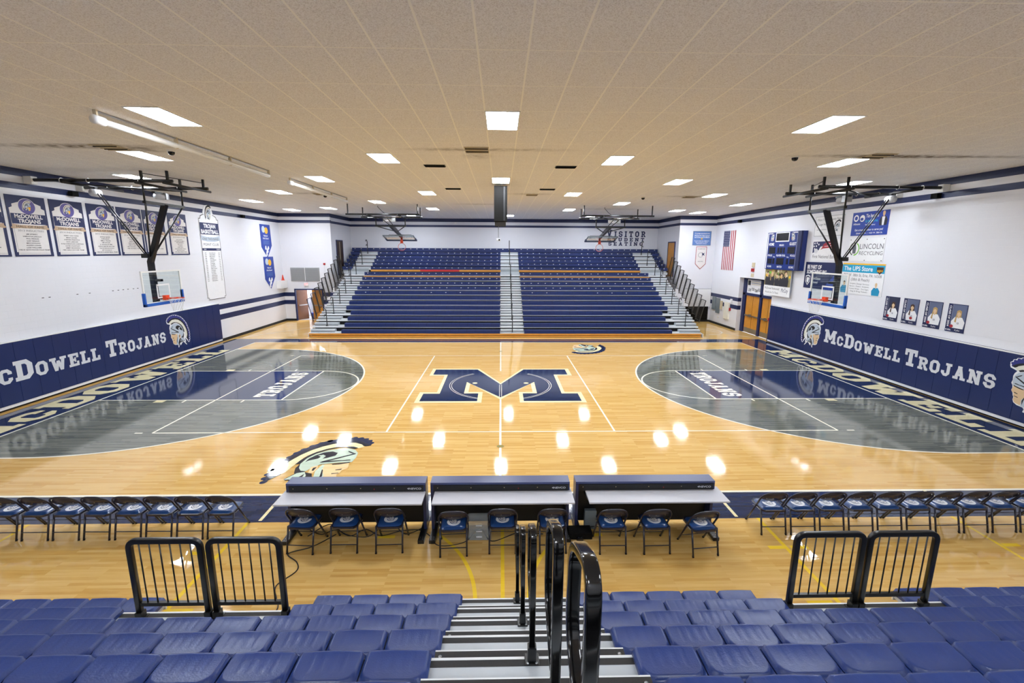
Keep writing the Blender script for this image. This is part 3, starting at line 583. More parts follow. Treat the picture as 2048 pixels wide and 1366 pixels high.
# roller tubes of the divider curtain
for (y0, y1, n, lab) in ((-7.2, -1.15, 4, 'long white roller tube hung under the left ceiling'), (.3, 6.05, 4, 'shorter-looking white roller tube farther back under the left ceiling')):
    e = empty('roller_tube', lab, 'roller tube', (-7.02, y0, 6.86), group='curtain roller tubes')
    g = G(); g.cyl((0, 0, 0), (0, y1-y0, 0), .055, 'white_metal', 16); g.build('tube', e)
    g = G(); g.cyl((0, -.06, 0), (0, .16, 0), .075, 'white_sheet', 16); g.build('end_cap', e)
    g = G(); g.box((-.02, 0, .13), (.02, y1-y0, .155), 'steel'); g.build('track', e)
    for q in range(n):
        yy = (y1-y0)*q/(n-1); g = G(); g.box((-.03, yy-.02, -.06), (.03, yy+.02, .16), 'vent_cream'); g.build('bracket', e)
# hanging speaker column with projector below
e = empty('speaker_column', 'tall black speaker column hanging from the centre of the ceiling', 'speaker', (-.02, 1.25, 5.55))
g = G(); g.box((-.235, 0, .17), (.235, .4, 1.4), 'black_matte'); g.box((.1, -.004, .2), (.165, 0, 1.38), 'rubber'); g.build('speaker_body', e, bevel=.01)
g = G(); g.box((-.21, .02, 0), (.19, .38, .17), 'dark_brown'); g.build('lower_speaker', e, bevel=.008)
g = G(); g.cyl((-.01, .1, 1.4), (-.01, .1, 1.47), .008, 'steel'); g.cyl((-.2, .1, 1.44), (.2, .1, 1.44), .008, 'steel'); g.build('hanger', e)
e = empty('projector', 'small pale projector hanging on a thin pole under the black speaker', 'projector', (-.1, 1.45, 5.07))
g = G(); g.cyl((0, 0, .08), (0, 0, .48), .012, 'steel'); g.build('pole', e)
g = G(); g.box((-.085, -.1, -.04), (.085, .1, .05), 'letter_grey'); g.cyl((.03, -.115, 0), (.03, -.09, 0), .028, 'black_gloss'); g.build('projector_body', e, bevel=.015)

# ---------------------------------------------------------------- wall pads
def wall_pad(name, side):
    Y0, Y1 = (-6.5, 7.8)
    if side < 0:
        M = frame((-14.44, Y0, .0), (0, 1, 0), (0, 0, 1)); lab = 'navy padding with white team lettering along the left wall'
    else:
        M = frame((14.19, Y1, .0), (0, -1, 0), (0, 0, 1)); lab = 'navy padding with white team lettering along the right wall'
    e = bpy.data.objects.new(name, None); C.objects.link(e); e.matrix_world = M; tag(e, lab, 'wall padding', 'navy wall padding')
    L_ = Y1-Y0; n = 24
    g = G(); g.box((0, .07, -.03), (L_, .16, .07), 'white_sheet'); g.box((0, 1.965, -.03), (L_, 1.985, .09), 'white_metal'); g.build('pad_edging', e)
    for q in range(n):
        a = q*L_/n; g = G(); g.box((a+.002, .16, -.03), (a+L_/n-.002, 1.965, .09), 'navy_pad'); g.build('pad_panel', e, bevel=.008)
    w0 = (lambda Y: Y-Y0) if side < 0 else (lambda Y: Y1-Y)
    for wd_, a, b, y, h in ((('McDowell', -3.72, .50, .79, .60), ('Trojans', .80, 3.80, .77, .61)) if side < 0 else (('McDowell', 3.52, -.38, .86, .56), ('Trojans', -.55, -3.58, .84, .58))):
        g = G(); varsity(g, wd_, w0(a), w0(b), y, h, 'letter_grey', .094, small=.72); g.build('lettering', e)
    for Y, fl in (((3.95, True), (-5.9, False)) if side < 0 else ((5.05, False), (-3.85, True))):
        g = G(); emblem(g, w0(Y), .30 if side < 0 else .36, 1.38, 1.52, EMW, .094, .0015, flip=fl); g.build('emblem', e)
wall_pad('wall_padding', -1); wall_pad('wall_padding', 1)

# ---------------------------------------------------------------- things on the walls
def sheet(name, M, w_, h_, base, draw, lab, cat, th=.02, group=None, outline=None):
    """thin printed panel: local x right, y up from its lower left corner, z out of the wall"""
    g = G()
    if outline is None: g.box((0, 0, 0), (w_, h_, th), base)
    else:
        g.poly(outline, base, th)
        n = len(outline)
        for i in range(n):
            a = outline[i]; b = outline[(i+1) % n]; g.add([(a[0], a[1], 0), (b[0], b[1], 0), (b[0], b[1], th), (a[0], a[1], th)], [(0, 1, 2, 3)], base)
    draw(g, th+.002); M = M @ Matrix.Translation((0, 0, .004))
    return tag(g.build(name, M=M), lab, cat, group)
def person(g, x, y, h, hair, shirt, z_, long=True, wd=.5, skin='skin_print'):
    """printed half figure"""
    if long: g.poly([(x-.15*h, y+.45*h), (x-.13*h, y+.93*h), (x, y+1.0*h), (x+.13*h, y+.93*h), (x+.15*h, y+.45*h)], hair, z_)
    g.poly([(x-wd*h*.62, y), (x-wd*h*.72, y+.35*h), (x-.2*h, y+.6*h), (x+.2*h, y+.6*h), (x+wd*h*.72, y+.35*h), (x+wd*h*.62, y)], shirt, z_+.001)
    g.rect(x-.05*h, y+.55*h, x+.05*h, y+.68*h, skin, z_+.002)
    g.disc(x, y+.78*h, .105*h, .14*h, skin, z_+.003)
    g.poly([(x-.11*h, y+.8*h), (x-.1*h, y+.92*h), (x, y+.98*h), (x+.1*h, y+.92*h), (x+.11*h, y+.8*h), (x, y+.89*h)], hair, z_+.004)
    if long: g.poly([(x-.12*h, y+.85*h), (x-.2*h, y+.35*h), (x-.1*h, y+.3*h), (x-.09*h, y+.75*h)], hair, z_+.004)

NAMES = [('2013 INDUCTEES', ['JIM SPERRY', 'SAMANTHA LINCOLN', 'PAUL RENAUD', 'GARY RENAUD', 'MIKE DOWLING', 'ANDREW CONNER', 'LORI WILLIAMS', '1980-81 BOYS WATER POLO TEAM']),
         ('2014 INDUCTEES', ['KERRY VAN VORIS', 'MISSY JONES', 'STEPHEN PRENTICE', 'RON LUBECHER', 'RYAN SHERWOOD-CHRISTIAN', 'DAVID VOLKSTADT', 'JIMMY DELSANDRO', '1985 GIRLS SOCCER TEAM']),
         ('2015 INDUCTEES', ['DONALD MOSES', 'TOM SHELBY', 'EMILY TRAVIS', 'TIM TAYLOR', 'A. DOUGLAS SIMS', 'SARAH NESTER-BALSTER', 'TRACIE REWARE ROTH', 'JEFF WOODROW', '1984 BOYS BASKETBALL TEAM']),
         ('2016 INDUCTEES', ['WILLIAM BERTON', 'ROBERT RAY', 'BRENT RICE', 'BRENT KENNEDY', 'TIMOTHY BRADEN', '1985 FOOTBALL TEAM', '1986 FOOTBALL TEAM']),
         ('2017 INDUCTEES', ['DAN HARRISON', 'KELLY MOORE', 'SAM CONNOR', 'LAURA BAKER', 'JOHN STONE', 'AMY HOLT', '1990 WRESTLING TEAM']),
         ('2018 INDUCTEES', ['JOHN HARRELL', 'KATE METTER-ABBETT', 'TIM PFEFFERMAN', 'NEIL GALE', 'TY BURKE', 'NANCY BAYS', 'NATHAN ROSSER-POWELL', 'KRISTEN WALLER', '1999 GIRLS TRACK TEAM'])]
def fame(i):
    def d(g, q):
        W, H = 1.2, 1.8
        g.poly([(.06, .05), (W-.06, .05), (W-.06, 1.42), (W-.16, 1.46), (W-.16, 1.54), (W-.34, 1.6), (W/2, 1.66), (.34, 1.6), (.16, 1.54), (.16, 1.46), (.06, 1.42)], 'banner_white', q)
        for a, b, c, e_ in ((.07, .06, 1.13, .066), (.07, .06, .076, 1.1), (1.124, .06, 1.13, 1.1)): g.rect(a+.03, b+.03, c-(.03 if c > .5 else -.03), e_+.03, 'navy_print', q+.001)
        g.poly([(.0, .0), (.16, 0), (.16, .05), (.1, .05), (.1, .13), (0, .13)], 'navy_print', q+.002); g.poly([(W, .0), (W-.16, 0), (W-.16, .05), (W-.1, .05), (W-.1, .13), (W, .13)], 'navy_print', q+.002)
        g.disc(W/2, 1.49, .27, .24, 'banner_white', q+.003, 28); g.disc(W/2, 1.49, .255, .225, 'purple_print', q+.004, 28)
        emblem(g, W/2-.15, 1.31, .3, .36, dict(c='cream_print', k='ink', b='cream_print', h='silver_print', f='gold_print'), q+.005, .0004)
        g.rect(.07, .97, W-.07, 1.27, 'navy_print', q+.008)
        text(g, 'McDOWELL', W/2, 1.14, .11, 'banner_white', q+.010, width=.86, bold=.035); text(g, 'TROJANS', W/2, 1.0, .11, 'banner_white', q+.010, width=.7, bold=.035)
        g.poly([(.0, .85), (.06, .9), (.06, .96), (.3, .93), (.9, .93), (W-.06, .96), (W-.06, .9), (W, .85), (W-.06, .82), (.9, .84), (.3, .84), (.06, .82)], 'ribbon_tan', q+.009)
        text(g, 'HALL OF FAME', W/2, .855, .065, 'ink', q+.011, width=.85, bold=.0)
        yr, nm = NAMES[i]; text(g, yr, W/2, .745, .05, 'text_grey', q+.003, width=.8, bold=0)
        for k, t in enumerate(nm): text(g, t, W/2, .65-k*.067, .034, 'ink', q+.003, bold=.015, width=min(.95, .034*1.05*len(t)))
    return d
BY = [-1.62, -.29, 1.06, 2.34, 3.6, 5.03]
sheet('wall_banner', on_left(-2.93, 4.43), 1.2, 1.8, 'navy_print', fame(4), 'hall of fame banner cut off by the left edge of the view', 'banner', .012, 'hall of fame banners')
for i, y in enumerate(BY):
    sheet('wall_banner', on_left(y, 4.43), 1.2, 1.8, 'navy_print', fame(i), 'white and navy hall of fame banner, %s from the near end of the left wall' % ORD[i], 'banner', .012, 'hall of fame banners')
# thousand point board
def d1000(g, q):
    W = 1.58
    def loop(k): return [(.1+k, k), (W-.1-k, k), (W-.1-k, .1+k*.5), (W-k, .1+k), (W-k, 4.0-k), (W-.1-k, 4.0-k), (W-.14-k, 4.12-k), (1.2, 4.2-k), (.38, 4.2-k), (.14+k, 4.12-k), (.1+k, 4.0-k), (k, 4.0-k), (k, .1+k), (.1+k, .1+k*.5)]
    g.poly(loop(.02), 'ink', q, [loop(.05)[::-1]])
    g.disc(W/2, 4.22, .35, .42, 'white_sheet', q+.001); emblem(g, W/2-.27, 3.82, .56, .82, dict(c='ink', k='ink', b='cream_print', h='silver_print', f='cream_print'), q+.002, .0008)
    g.rect(.05, 3.22, W-.05, 3.78, 'navy_print', q+.009)
    text(g, 'TROJAN', W/2, 3.54, .18, 'white_sheet', q+.011, width=.95, bold=.04); text(g, 'BASKETBALL', W/2, 3.27, .18, 'white_sheet', q+.011, width=1.38, bold=.04)
    g.poly([(0, 2.95), (.05, 3.18), (.5, 3.1), (1.08, 3.1), (W-.05, 3.18), (W, 2.95), (1.08, 2.88), (.5, 2.88)], 'silver_print', q+.010)
    text(g, 'ONE THOUSAND', W/2, 2.95, .12, 'text_grey', q+.012, width=1.3, bold=0); text(g, 'POINT CLUB', W/2, 2.68, .12, 'text_grey', q+.004, width=1.2, bold=0)
    g.rect(.05, 2.44, W-.05, 2.56, 'navy_print', q+.003); text(g, 'YEAR', .25, 2.47, .06, 'white_sheet', q+.005); text(g, 'POINTS', 1.32, 2.47, .06, 'white_sheet', q+.005)
    nm = ['Dennis Dorrance', 'Denny VanSlyke', 'Mike Greening', 'Jeff Morrow', 'Charlie Morgan Jr', 'Josh Fischer', 'Jim Battaggia', 'Corey Martin', 'Sandy Delaney', 'Shelby Townsend', 'Ty DeHoplin', 'Anna Martin', 'Tracy Fulkers', 'Jack Armstrong', 'Andrew Kitson', 'Michaela Swick', 'Melissa Jefferson']
    for k, t in enumerate(nm):
        y = 2.3-k*.085; text(g, str(1977+int(k*2.4)), .25, y, .045, 'ink', q+.003); text(g, t, .55, y, .048, 'ink', q+.003, align='L'); text(g, str(1000+k*37 % 900), 1.34, y, .045, 'ink', q+.003)
W = 1.58
sheet('record_board', on_left(7.12, 2.18), W, 4.2, 'white_sheet', d1000, 'tall white points record board with navy heading on the left wall', 'sign', .02, None,
      [(.1, 0), (W-.1, 0), (W-.1, .1), (W, .1), (W, 4.0), (W-.1, 4.0), (W-.14, 4.12), (1.2, 4.2), (1.1, 4.5), (.95, 4.62), (.65, 4.62), (.5, 4.5), (.38, 4.2), (.14, 4.12), (.1, 4.0), (0, 4.0), (0, .1), (.1, .1)])
def dpen(g, q):
    g.disc(.38, 1.68, .2, .2, 'silver_print', q); g.disc(.72, 1.62, .2, .2, 'gold_print', q+.001)
    text(g, 'National', .6, 1.26, .1, 'white_sheet', q, bold=.02); text(g, 'High School', .6, 1.1, .1, 'white_sheet', q, bold=.02)
    for k in range(4): g.rect(.25, .98-k*.06, .98, 1.0-k*.06, 'pale_blue', q)
    for a, b, c, d_ in ((.4, .5, .6, .68), (.55, .3, .8, .52), (.7, .5, .92, .66), (.48, .12, .66, .36)): g.poly([(a, b), ((a+c)/2, b-.05), (c, b+.03), (c-.03, d_), ((a+c)/2, d_+.04), (a+.03, d_-.03)], 'white_sheet', q)
PO = [(0, .62), (.64, 0), (1.28, .72), (1.22, 1.98), (0, 1.98)]
sheet('pennant_banner', on_left(12.85, 4.22), 1.28, 1.98, 'royal_blue', dpen, 'upper blue pointed banner on the left wall', 'banner', .012, 'blue pointed banners', PO)
sheet('pennant_banner', on_left(12.93, 2.28), 1.28, 1.98, 'royal_blue', dpen, 'lower blue pointed banner on the left wall', 'banner', .012, 'blue pointed banners', PO)
# bits on the far left
e = empty('speaker_shelf', 'white box shelf in the far left corner above the striped wall', 'shelf', (-14.3, 15.3, 2.25))
g = G(); g.box((-.17, -1.0, -.03), (.1, -.05, .47), 'white_sheet'); g.build('shelf_box', e)
g = G(); g.lathe((-14.34, 14.95, 2.72), [(.0, .36), (.02, .36), (.09, .03), (.13, .03), (.13, 0), (0, 0)], 'cone_orange', 4); tag(g.build('sport_cone'), 'orange cone standing on the white box in the far left corner', 'cone')
def dl(g, q):
    for k in range(13): g.box((.03, .04+k*.066, q-.002), (1.87, .06+k*.066, q+.025), 'riser_grey')
    g.box((.93, 0, q), (.96, .9, q+.03), 'white_metal')
sheet('wall_louver', on_front(-13.95, 2.64, 15.3), 1.9, .9, 'louver', dl, 'wide grey louvered vent above the far left doorway', 'air vent', .03)
def dex(g, q): text(g, 'EXIT', .15, .06, .12, 'exit_red', q, width=.24, bold=.03)
sheet('exit_sign', on_front(-13.13, 2.33, 15.3), .3, .23, 'flag_white', dex, 'small lit EXIT sign over the far left doorway', 'sign', .05)
for x, z0, lab in ((-11.75, 3.72, 'small red fire alarm on the far left wall'), ):
    g = G(); g.box((x, 15.24, z0), (x+.12, 15.3, z0+.12), 'red_device'); g.box((x+.05, 15.28, z0-.5), (x+.065, 15.3, z0), 'letter_grey'); tag(g.build('fire_alarm'), lab, 'alarm')
for (x, y, z0, lab) in ((-14.44, .55, 6.4, 'small black wall speaker on the left wall above the banners'), (-14.44, 10.9, 6.42, 'small black wall speaker on the left wall near the blue banners'), (14.1, -.6, 6.42, 'small black wall speaker on the right wall'), (14.1, 12.0, 6.4, 'small black wall speaker on the right wall near the flag')):
    g = G(); g.box((x, y-.12, z0), (x+.15, y+.12, z0+.16), 'black_matte'); tag(g.build('wall_speaker', bevel=.01), lab, 'speaker', 'small wall speakers')
g = G(); g.box((-3.45, 19.34, 6.62), (-3.3, 19.4, 6.77), 'white_sheet'); tag(g.build('wall_box'), 'small white box on the upper navy stripe of the far wall', 'box')
# hallway contents
g = G(); g.lathe((-12.95, 16.2, 0), [(0, .01), (.2, .01), (.24, .4), (.22, .42), (0, .38)], 'royal_blue', 18); tag(g.build('waste_bin'), 'blue bin on the hallway floor through the far left doorway', 'bin')
g = G(); g.box((-13.25, 17.3, .1), (-12.6, 17.45, 2.2), 'pale_blue'); tag(g.build('paper_roll'), 'pale blue banner hanging in the hallway', 'banner')
hl = bpy.data.lights.new('hall_lamp', 'AREA'); hl.size = .8; hl.energy = 60; ho = bpy.data.objects.new('hall_lamp', hl); C.objects.link(ho); ho.location = (-12.8, 16.9, 2.45)

# right wall
def dflag(g, q):
    W, H = 1.5, 2.42
    for k in range(13): g.rect(k*W/13, 0, (k+1)*W/13, H, 'flag_red' if k % 2 == 0 else 'flag_white', q)
    g.rect(0, H*.6, W*7/13, H, 'flag_blue', q+.002)
    for a in range(9):
        for b in range(6 if a % 2 == 0 else 5): g.disc(.07+(b+(0 if a % 2 == 0 else .5))*.135, H*.6+.06+a*.107, .026, .026, 'flag_white', q+.003, 5)
sheet('flag', on_right(13.93, 3.57), 1.5, 2.42, 'flag_white', dflag, 'American flag hung vertically on the right wall', 'flag', .015)
def dblue(g, q):
    for k, (t, h) in enumerate((('Congratulations', .07), ('McDowell High School', .07), ('NATIONAL BLUE RIBBON', .09))): text(g, t, .61, .74-k*.13, h, 'white_sheet', q, width=1.0)
    g.disc(.6, .42, .06, .05, 'gold_print', q)
    for k, t in enumerate(('FINALIST FROM THE COMMISSION', 'ON ATHLETIC SPIRIT', 'PENNSYLVANIA')): text(g, t, .61, .26-k*.09, .05, 'white_sheet', q, width=1.0-.15*k)
    for a, b, c, d_ in ((0, 0, 1.22, .02), (0, .9, 1.22, .92), (0, 0, .02, .92), (1.2, 0, 1.22, .92)): g.rect(a, b, c, d_, 'grey_panel', q+.001)
sheet('wall_sign', on_front(12.7, 5.12, 15.1), 1.22, .92, 'pale_blue', dblue, 'pale blue rectangular sign high on the far right wall', 'sign')
PP = [(0, .36), (.36, 0), (.72, .36), (.72, 1.5), (0, 1.5)]
def dpn(g, q):
    ins = [(.03, .375), (.36, .045), (.69, .375), (.69, 1.47), (.03, 1.47)]
    g.poly(PP, 'flag_red', q, [ins[::-1]]); g.ring(.33, .95, .15, .02, 'text_grey', q, n=24)
    g.poly([(.4, .9), (.5, .95), (.62, .9), (.55, 1.0), (.6, 1.1), (.5, 1.05), (.4, 1.12), (.44, 1.0)], 'navy_print', q+.001); text(g, 'CHAMPIONS', .36, 1.32, .05, 'text_grey', q, width=.5); text(g, 'MCDOWELL', .36, .5, .05, 'text_grey', q, width=.35)
sheet('pennant_banner', on_front(12.98, 3.54, 15.1), .72, 1.5, 'banner_white', dpn, 'white pointed pennant with red edging on the far right wall', 'banner', .012, None, PP)
# scoreboard
e = bpy.data.objects.new('scoreboard', None); C.objects.link(e); e.matrix_world = frame((14.245, 8.6, 3.82), (0, -1, 0), (0, 0, 1)); tag(e, 'large blue scoreboard with home and guest panels on the right wall', 'scoreboard')
g = G(); g.box((0, 0, 0), (2.9, 1.86, .22), 'score_blue'); g.box((2.62, 0, .22), (2.9, 1.86, .3), 'navy_print'); g.build('cabinet', e, bevel=.01)
g = G(); q = .224
g.rect(.05, .03, .12, 1.8, 'white_sheet', q); g.rect(2.5, .03, 2.57, 1.8, 'white_sheet', q); g.rect(.05, 1.78, .5, 1.82, 'white_sheet', q); g.rect(2.1, 1.78, 2.57, 1.82, 'white_sheet', q)
g.rect(.74, 1.38, 1.88, 1.84, 'white_sheet', q)
emblem(g, .32, 1.38, .3, .42, EMW, q, .0006); emblem(g, 2.02, 1.38, .3, .42, EMW, q, .0006, flip=True)
for t, x, y, h, w_ in (('HOME', .42, 1.2, .13, .46), ('PERIOD', 1.3, 1.17, .08, .38), ('GUEST', 2.2, 1.2, .13, .52), ('FOULS', .38, .66, .09, .38), ('T.O.L.', .76, .6, .06, .2), ('PLAYER FOUL', 1.33, .66, .09, .76), ('T.O.L.', 1.9, .6, .06, .2), ('FOULS', 2.28, .66, .09, .38), ('SCORE', .42, .1, .09, .36), ('MATCH', 1.3, .1, .09, .4), ('SCORE', 2.25, .1, .09, .36)): text(g, t, x, y, h, 'white_sheet', q, width=w_, bold=.03)
g.build('lettering', e)
for (a, b, c, d_) in ((.8, 1.43, 1.82, 1.8), (.26, .8, .8, 1.12), (1.0, .82, 1.12, 1.1), (1.2, .82, 1.4, 1.1), (1.48, .82, 1.6, 1.1), (1.84, .8, 2.4, 1.12), (.22, .28, .58, .55), (.66, .28, .8, .55), (1.0, .26, 1.6, .58), (1.82, .28, 1.96, .55), (2.1, .28, 2.44, .55)):
    g = G(); g.box((a, b, .2), (c, d_, .232), 'led_dark')
    k = b+.02
    while k < d_-.02: g.rect(a+.01, k, c-.01, k+.008, 'black_matte', .234); k += .035
    g.build('display_panel', e)
# photo banner under it
def dph(g, q):
    W, H = 2.25, 1.35
    g.rect(0, .5, W, H, 'leaf', q)
    for k in range(26): g.disc(random.uniform(.05, W-.05), random.uniform(.95, H-.05), .08, .07, ('tan_panel', 'gold_print', 'green_print', 'cream_print')[k % 4] if k % 3 else 'hair_brown', q+.0005+.0001*k, 8)
    for x, h, hr in ((.3, .75, 'hair_brown'), (.68, .8, 'hair_blond'), (1.12, .66, 'hair_brown'), (1.5, .7, 'hair_brown'), (1.85, .82, 'hair_brown')): person(g, x, .5, h, hr, 'suit', q+.005+x*.002, long=hr == 'hair_blond', wd=.42)
    text(g, 'McDowell Basketball', .75, .3, .11, 'text_grey', q, width=1.3, bold=0); text(g, 'Would Like To Thank', .75, .1, .1, 'text_grey', q, width=1.2, bold=0); text(g, 'McCoy', 1.85, .22, .2, 'navy_print', q, width=.55, bold=0)
sheet('photo_banner', on_right(8.6, 2.49, .12), 2.25, 1.35, 'white_sheet', dph, 'white sponsor banner with a group photograph hung below the scoreboard', 'banner', .03)
# sponsor signs
def dw(g, q):
    for a, b, c, d_ in ((0, 0, 1.8, .012), (0, .838, 1.8, .85), (0, 0, .012, .85), (1.788, 0, 1.8, .85)): g.rect(a, b, c, d_, 'text_grey', q)
    text(g, 'Want Your Company Name', .9, .66, .1, 'text_grey', q, width=1.55, bold=0); text(g, '& Logo Here?', .5, .46, .1, 'text_grey', q, width=.7, bold=0); text(g, 'contact McDowell Athletics', .45, .26, .05, 'text_grey', q, width=.65, bold=0)
    emblem(g, 1.2, .1, .42, .55, dict(c='ink', k='ink', b='white_sheet', h='silver_print', f='white_sheet'), q, .0006)
sheet('sponsor_sign', on_right(5.25, 5.39), 1.8, .85, 'white_sheet', dw, 'white sign asking for company names, top left of the sponsor signs', 'sign', .015, 'sponsor signs')
def da(g, q):
    g.disc(.2, .68, .13, .13, 'white_sheet', q, 20); g.disc(.2, .68, .08, .08, 'royal_blue', q+.001, 16); g.disc(.52, .66, .13, .13, 'white_sheet', q, 20); g.disc(.5, .63, .08, .06, 'royal_blue', q+.001)
    text(g, 'To handle', .7, .68, .13, 'white_sheet', q, align='L', width=.62, bold=.02); text(g, 'is to serve', .7, .5, .11, 'sky_blue', q, align='L', width=.6, bold=.02)
    text(g, 'Allstate', .26, .42, .07, 'white_sheet', q, width=.36); text(g, 'The Randle Agency', .95, .38, .05, 'white_sheet', q, width=.5); text(g, "Get a trusted advisor to serve you!", .9, .18, .08, 'white_sheet', q, width=1.4); text(g, 'Edinboro PA  |  1420 W. 38th St.', .95, .06, .06, 'white_sheet', q, width=1.3)
    person(g, 1.56, .35, .54, 'skin_print', 'suit', q, False, .5); g.poly([(1.52, .35), (1.6, .35), (1.63, .66), (1.49, .66)], 'white_sheet', q+.006)
sheet('sponsor_sign', on_right(3.01, 5.34), 1.8, .9, 'royal_blue', da, 'blue sign with a suited man, top right of the sponsor signs', 'sign', .015, 'sponsor signs')
def df(g, q):
    g.poly([(.05, .32), (.05, .82), (1.2, .84), (1.0, .7), (.55, .6), (.45, .45)], 'flag_blue', q)
    for k in range(3): g.poly([(.55+.05*k, .46-.02*k+.12*k), (.72+.1*k, .52+.1*k), (1.25, .56+.1*k), (1.25, .62+.1*k), (.7+.1*k, .6+.1*k)], 'flag_red', q+.001)
    for a, b in ((.15, .75), (.3, .76), (.12, .62), (.27, .63), (.42, .7), (.17, .5)): g.disc(a, b, .045, .045, 'white_sheet', q+.002, 5)
    g.disc(.28, .42, .13, .1, 'letter_grey', q+.002)
    text(g, 'First National Bank', .84, .1, .15, 'text_grey', q, width=1.5, bold=0)
sheet('sponsor_sign', on_right(5.26, 4.33), 1.75, .9, 'white_sheet', df, 'white bank sign with red and blue flag design, left middle sponsor sign', 'sign', .015, 'sponsor signs')
def dln(g, q):
    g.ring(.3, .48, .24, .05, 'green_print', q, -.5*PI, .35*PI, 20); g.ring(.3, .48, .24, .05, 'vent_green', q, .4*PI, 1.4*PI, 20); g.poly([(.22, .3), (.38, .3), (.4, .5), (.36, .66), (.24, .66), (.2, .5)], 'text_grey', q)
    text(g, 'LINCOLN', 1.16, .48, .2, 'text_grey', q, width=1.15, bold=0); text(g, 'RECYCLING', 1.16, .25, .14, 'text_grey', q, width=1.15, bold=0)
    for a, b in ((.06, .05), (.9, .04), (1.72, .04), (.06, .84), (.9, .85), (1.72, .85)): g.disc(a, b, .022, .022, 'ink', q, 8)
sheet('sponsor_sign', on_right(2.99, 4.34), 1.78, .9, 'white_sheet', dln, 'white recycling company sign with green ring, right middle sponsor sign', 'sign', .015, 'sponsor signs')
def dps(g, q):
    text(g, 'BE PART OF', .14, .88, .17, 'white_sheet', q, align='L', width=.95, bold=.035); text(g, 'SOMETHING BIG.', .14, .66, .17, 'white_sheet', q, align='L', width=1.35, bold=.035)
    sh = [(.1, .55), (.1, .3), (.26, .12), (.42, .3), (.42, .55), (.26, .6)]; g.poly(sh, 'white_sheet', q, [[(x*.8+.052, y*.8+.07) for x, y in sh][::-1]]); g.poly([(.18, .3), (.3, .22), (.36, .45), (.26, .5), (.18, .46)], 'white_sheet', q)
    text(g, 'PennState', .5, .4, .12, 'white_sheet', q, align='L', width=.62, bold=.01); text(g, 'Behrend', .5, .24, .1, 'white_sheet', q, align='L', width=.45, bold=.01)
    g.poly([(1.3, 0), (2.1, 0), (2.1, .8)], 'royal_blue', q)
sheet('sponsor_sign', on_right(5.56, 3.07), 2.12, 1.18, 'navy_print', dps, 'dark blue university sign at the bottom left of the sponsor signs', 'sign', .015, 'sponsor signs')
def du(g, q):
    g.rect(0, 1.16, 2.16, 1.22, 'gold_print', q); g.rect(0, .86, 2.16, 1.16, 'sky_blue', q)
    text(g, 'The UPS Store', .84, .93, .17, 'white_sheet', q+.001, width=1.5, bold=.02)
    sh = [(1.78, 1.1), (2.1, 1.1), (2.1, .95), (1.94, .82), (1.78, .95)]; g.poly(sh, 'brown_print', q+.001); text(g, 'ups', 1.94, .93, .09, 'gold_print', q+.002, width=.26, bold=.02)
    text(g, '707 W. 38th St, Erie, PA 16508', 1.08, .7, .11, 'text_grey', q, width=1.95, bold=0); text(g, '(38th & Peach)', 1.02, .53, .11, 'text_grey', q, width=.95, bold=0)
    for k, t in enumerate(('Graphic Design Services', 'Banners - Posters - Invitations', 'Canvas Wraps - Yard Signs', '- Stag & Drag Tickets -')): text(g, t, 1.02, .39-k*.1, .055, 'text_grey', q, width=1.0, bold=0)
    person(g, .22, .02, .5, 'hair_brown', 'shirt_teal', q, False, .55); person(g, 1.86, .02, .5, 'skin_print', 'shirt_teal', q, False, .55)
sheet('sponsor_sign', on_right(3.18, 3.04), 2.16, 1.22, 'white_sheet', du, 'shipping store sign with sky blue heading, bottom right of the sponsor signs', 'sign', .015, 'sponsor signs')
def pst(hair, bg, ball):
    def d(g, q):
        g.rect(.15, .13, .6, .86, bg, q); g.rect(.15, .13, .155, .86, 'letter_grey', q+.001)
        person(g, .38, .13, .58, hair, 'white_sheet', q+.002, True, .52)
        text(g, '10', .39, .26, .06, 'navy_print', q+.009, width=.06)
        if ball: g.disc(.38 if ball == 1 else .2, .22 if ball == 1 else .18, .06, .05, 'flag_red', q+.009)
        M = Matrix.Translation((.045, .84, 0)) @ Matrix.Rotation(-PI/2, 4, 'Z'); text(g, 'CLASS OF 2024', .35, .0, .06, 'white_sheet', q, width=.66, bold=.03, M=M)
        g.disc(.04, .06, .022, .022, 'white_sheet', q, 10); g.rect(.08, .04, .2, .055, 'white_sheet', q); g.rect(.08, .065, .18, .08, 'white_sheet', q); text(g, 'Kylie', .4, .045, .05, 'white_sheet', q, width=.16, bold=0)
    return d
for i, (y, hr, bg, ball, lb) in enumerate(((.79, 'hair_brown', 'photo_dark', 2, 'dark-haired player, first from the far end'), (0, 'hair_brown', 'photo_grey', 1, 'brown-haired player holding a ball, second from the far end'), (-.85, 'hair_blond', 'photo_grey', 2, 'straight blond player, third from the far end'), (-1.66, 'hair_blond', 'photo_grey', 2, 'curly blond player, nearest one'))):
    sheet('player_poster', on_right(y, 2.23), .61, .88, 'navy_print', pst(hr, bg, ball), 'navy class poster of a '+lb, 'poster', .01, 'player posters')
def small(name, a, b, mt, lab, cat, bevel=.006, group=None):
    g = G(); g.box(a, b, mt); return tag(g.build(name, bevel=bevel), lab, cat, group)
small('notice_board', (14.2, 14.25, .92), (14.25, 14.75, 1.78), 'grey_panel', 'grey vertical panel on the right wall, nearer the far corner', 'panel', group='grey wall panels')
small('notice_board', (14.19, 13.65, .75), (14.25, 14.15, 1.74), 'grey_panel', 'grey vertical panel on the right wall, nearer the doors', 'panel', group='grey wall panels')
small('control_box', (14.18, 13.3, 1.05), (14.25, 13.55, 1.6), 'tan_panel', 'tan control box between the grey panels and the white cabinet', 'box')
small('wall_cabinet', (14.16, 12.35, .55), (14.25, 12.95, 1.6), 'cream_print', 'white wall cabinet left of the tan doors', 'cabinet')
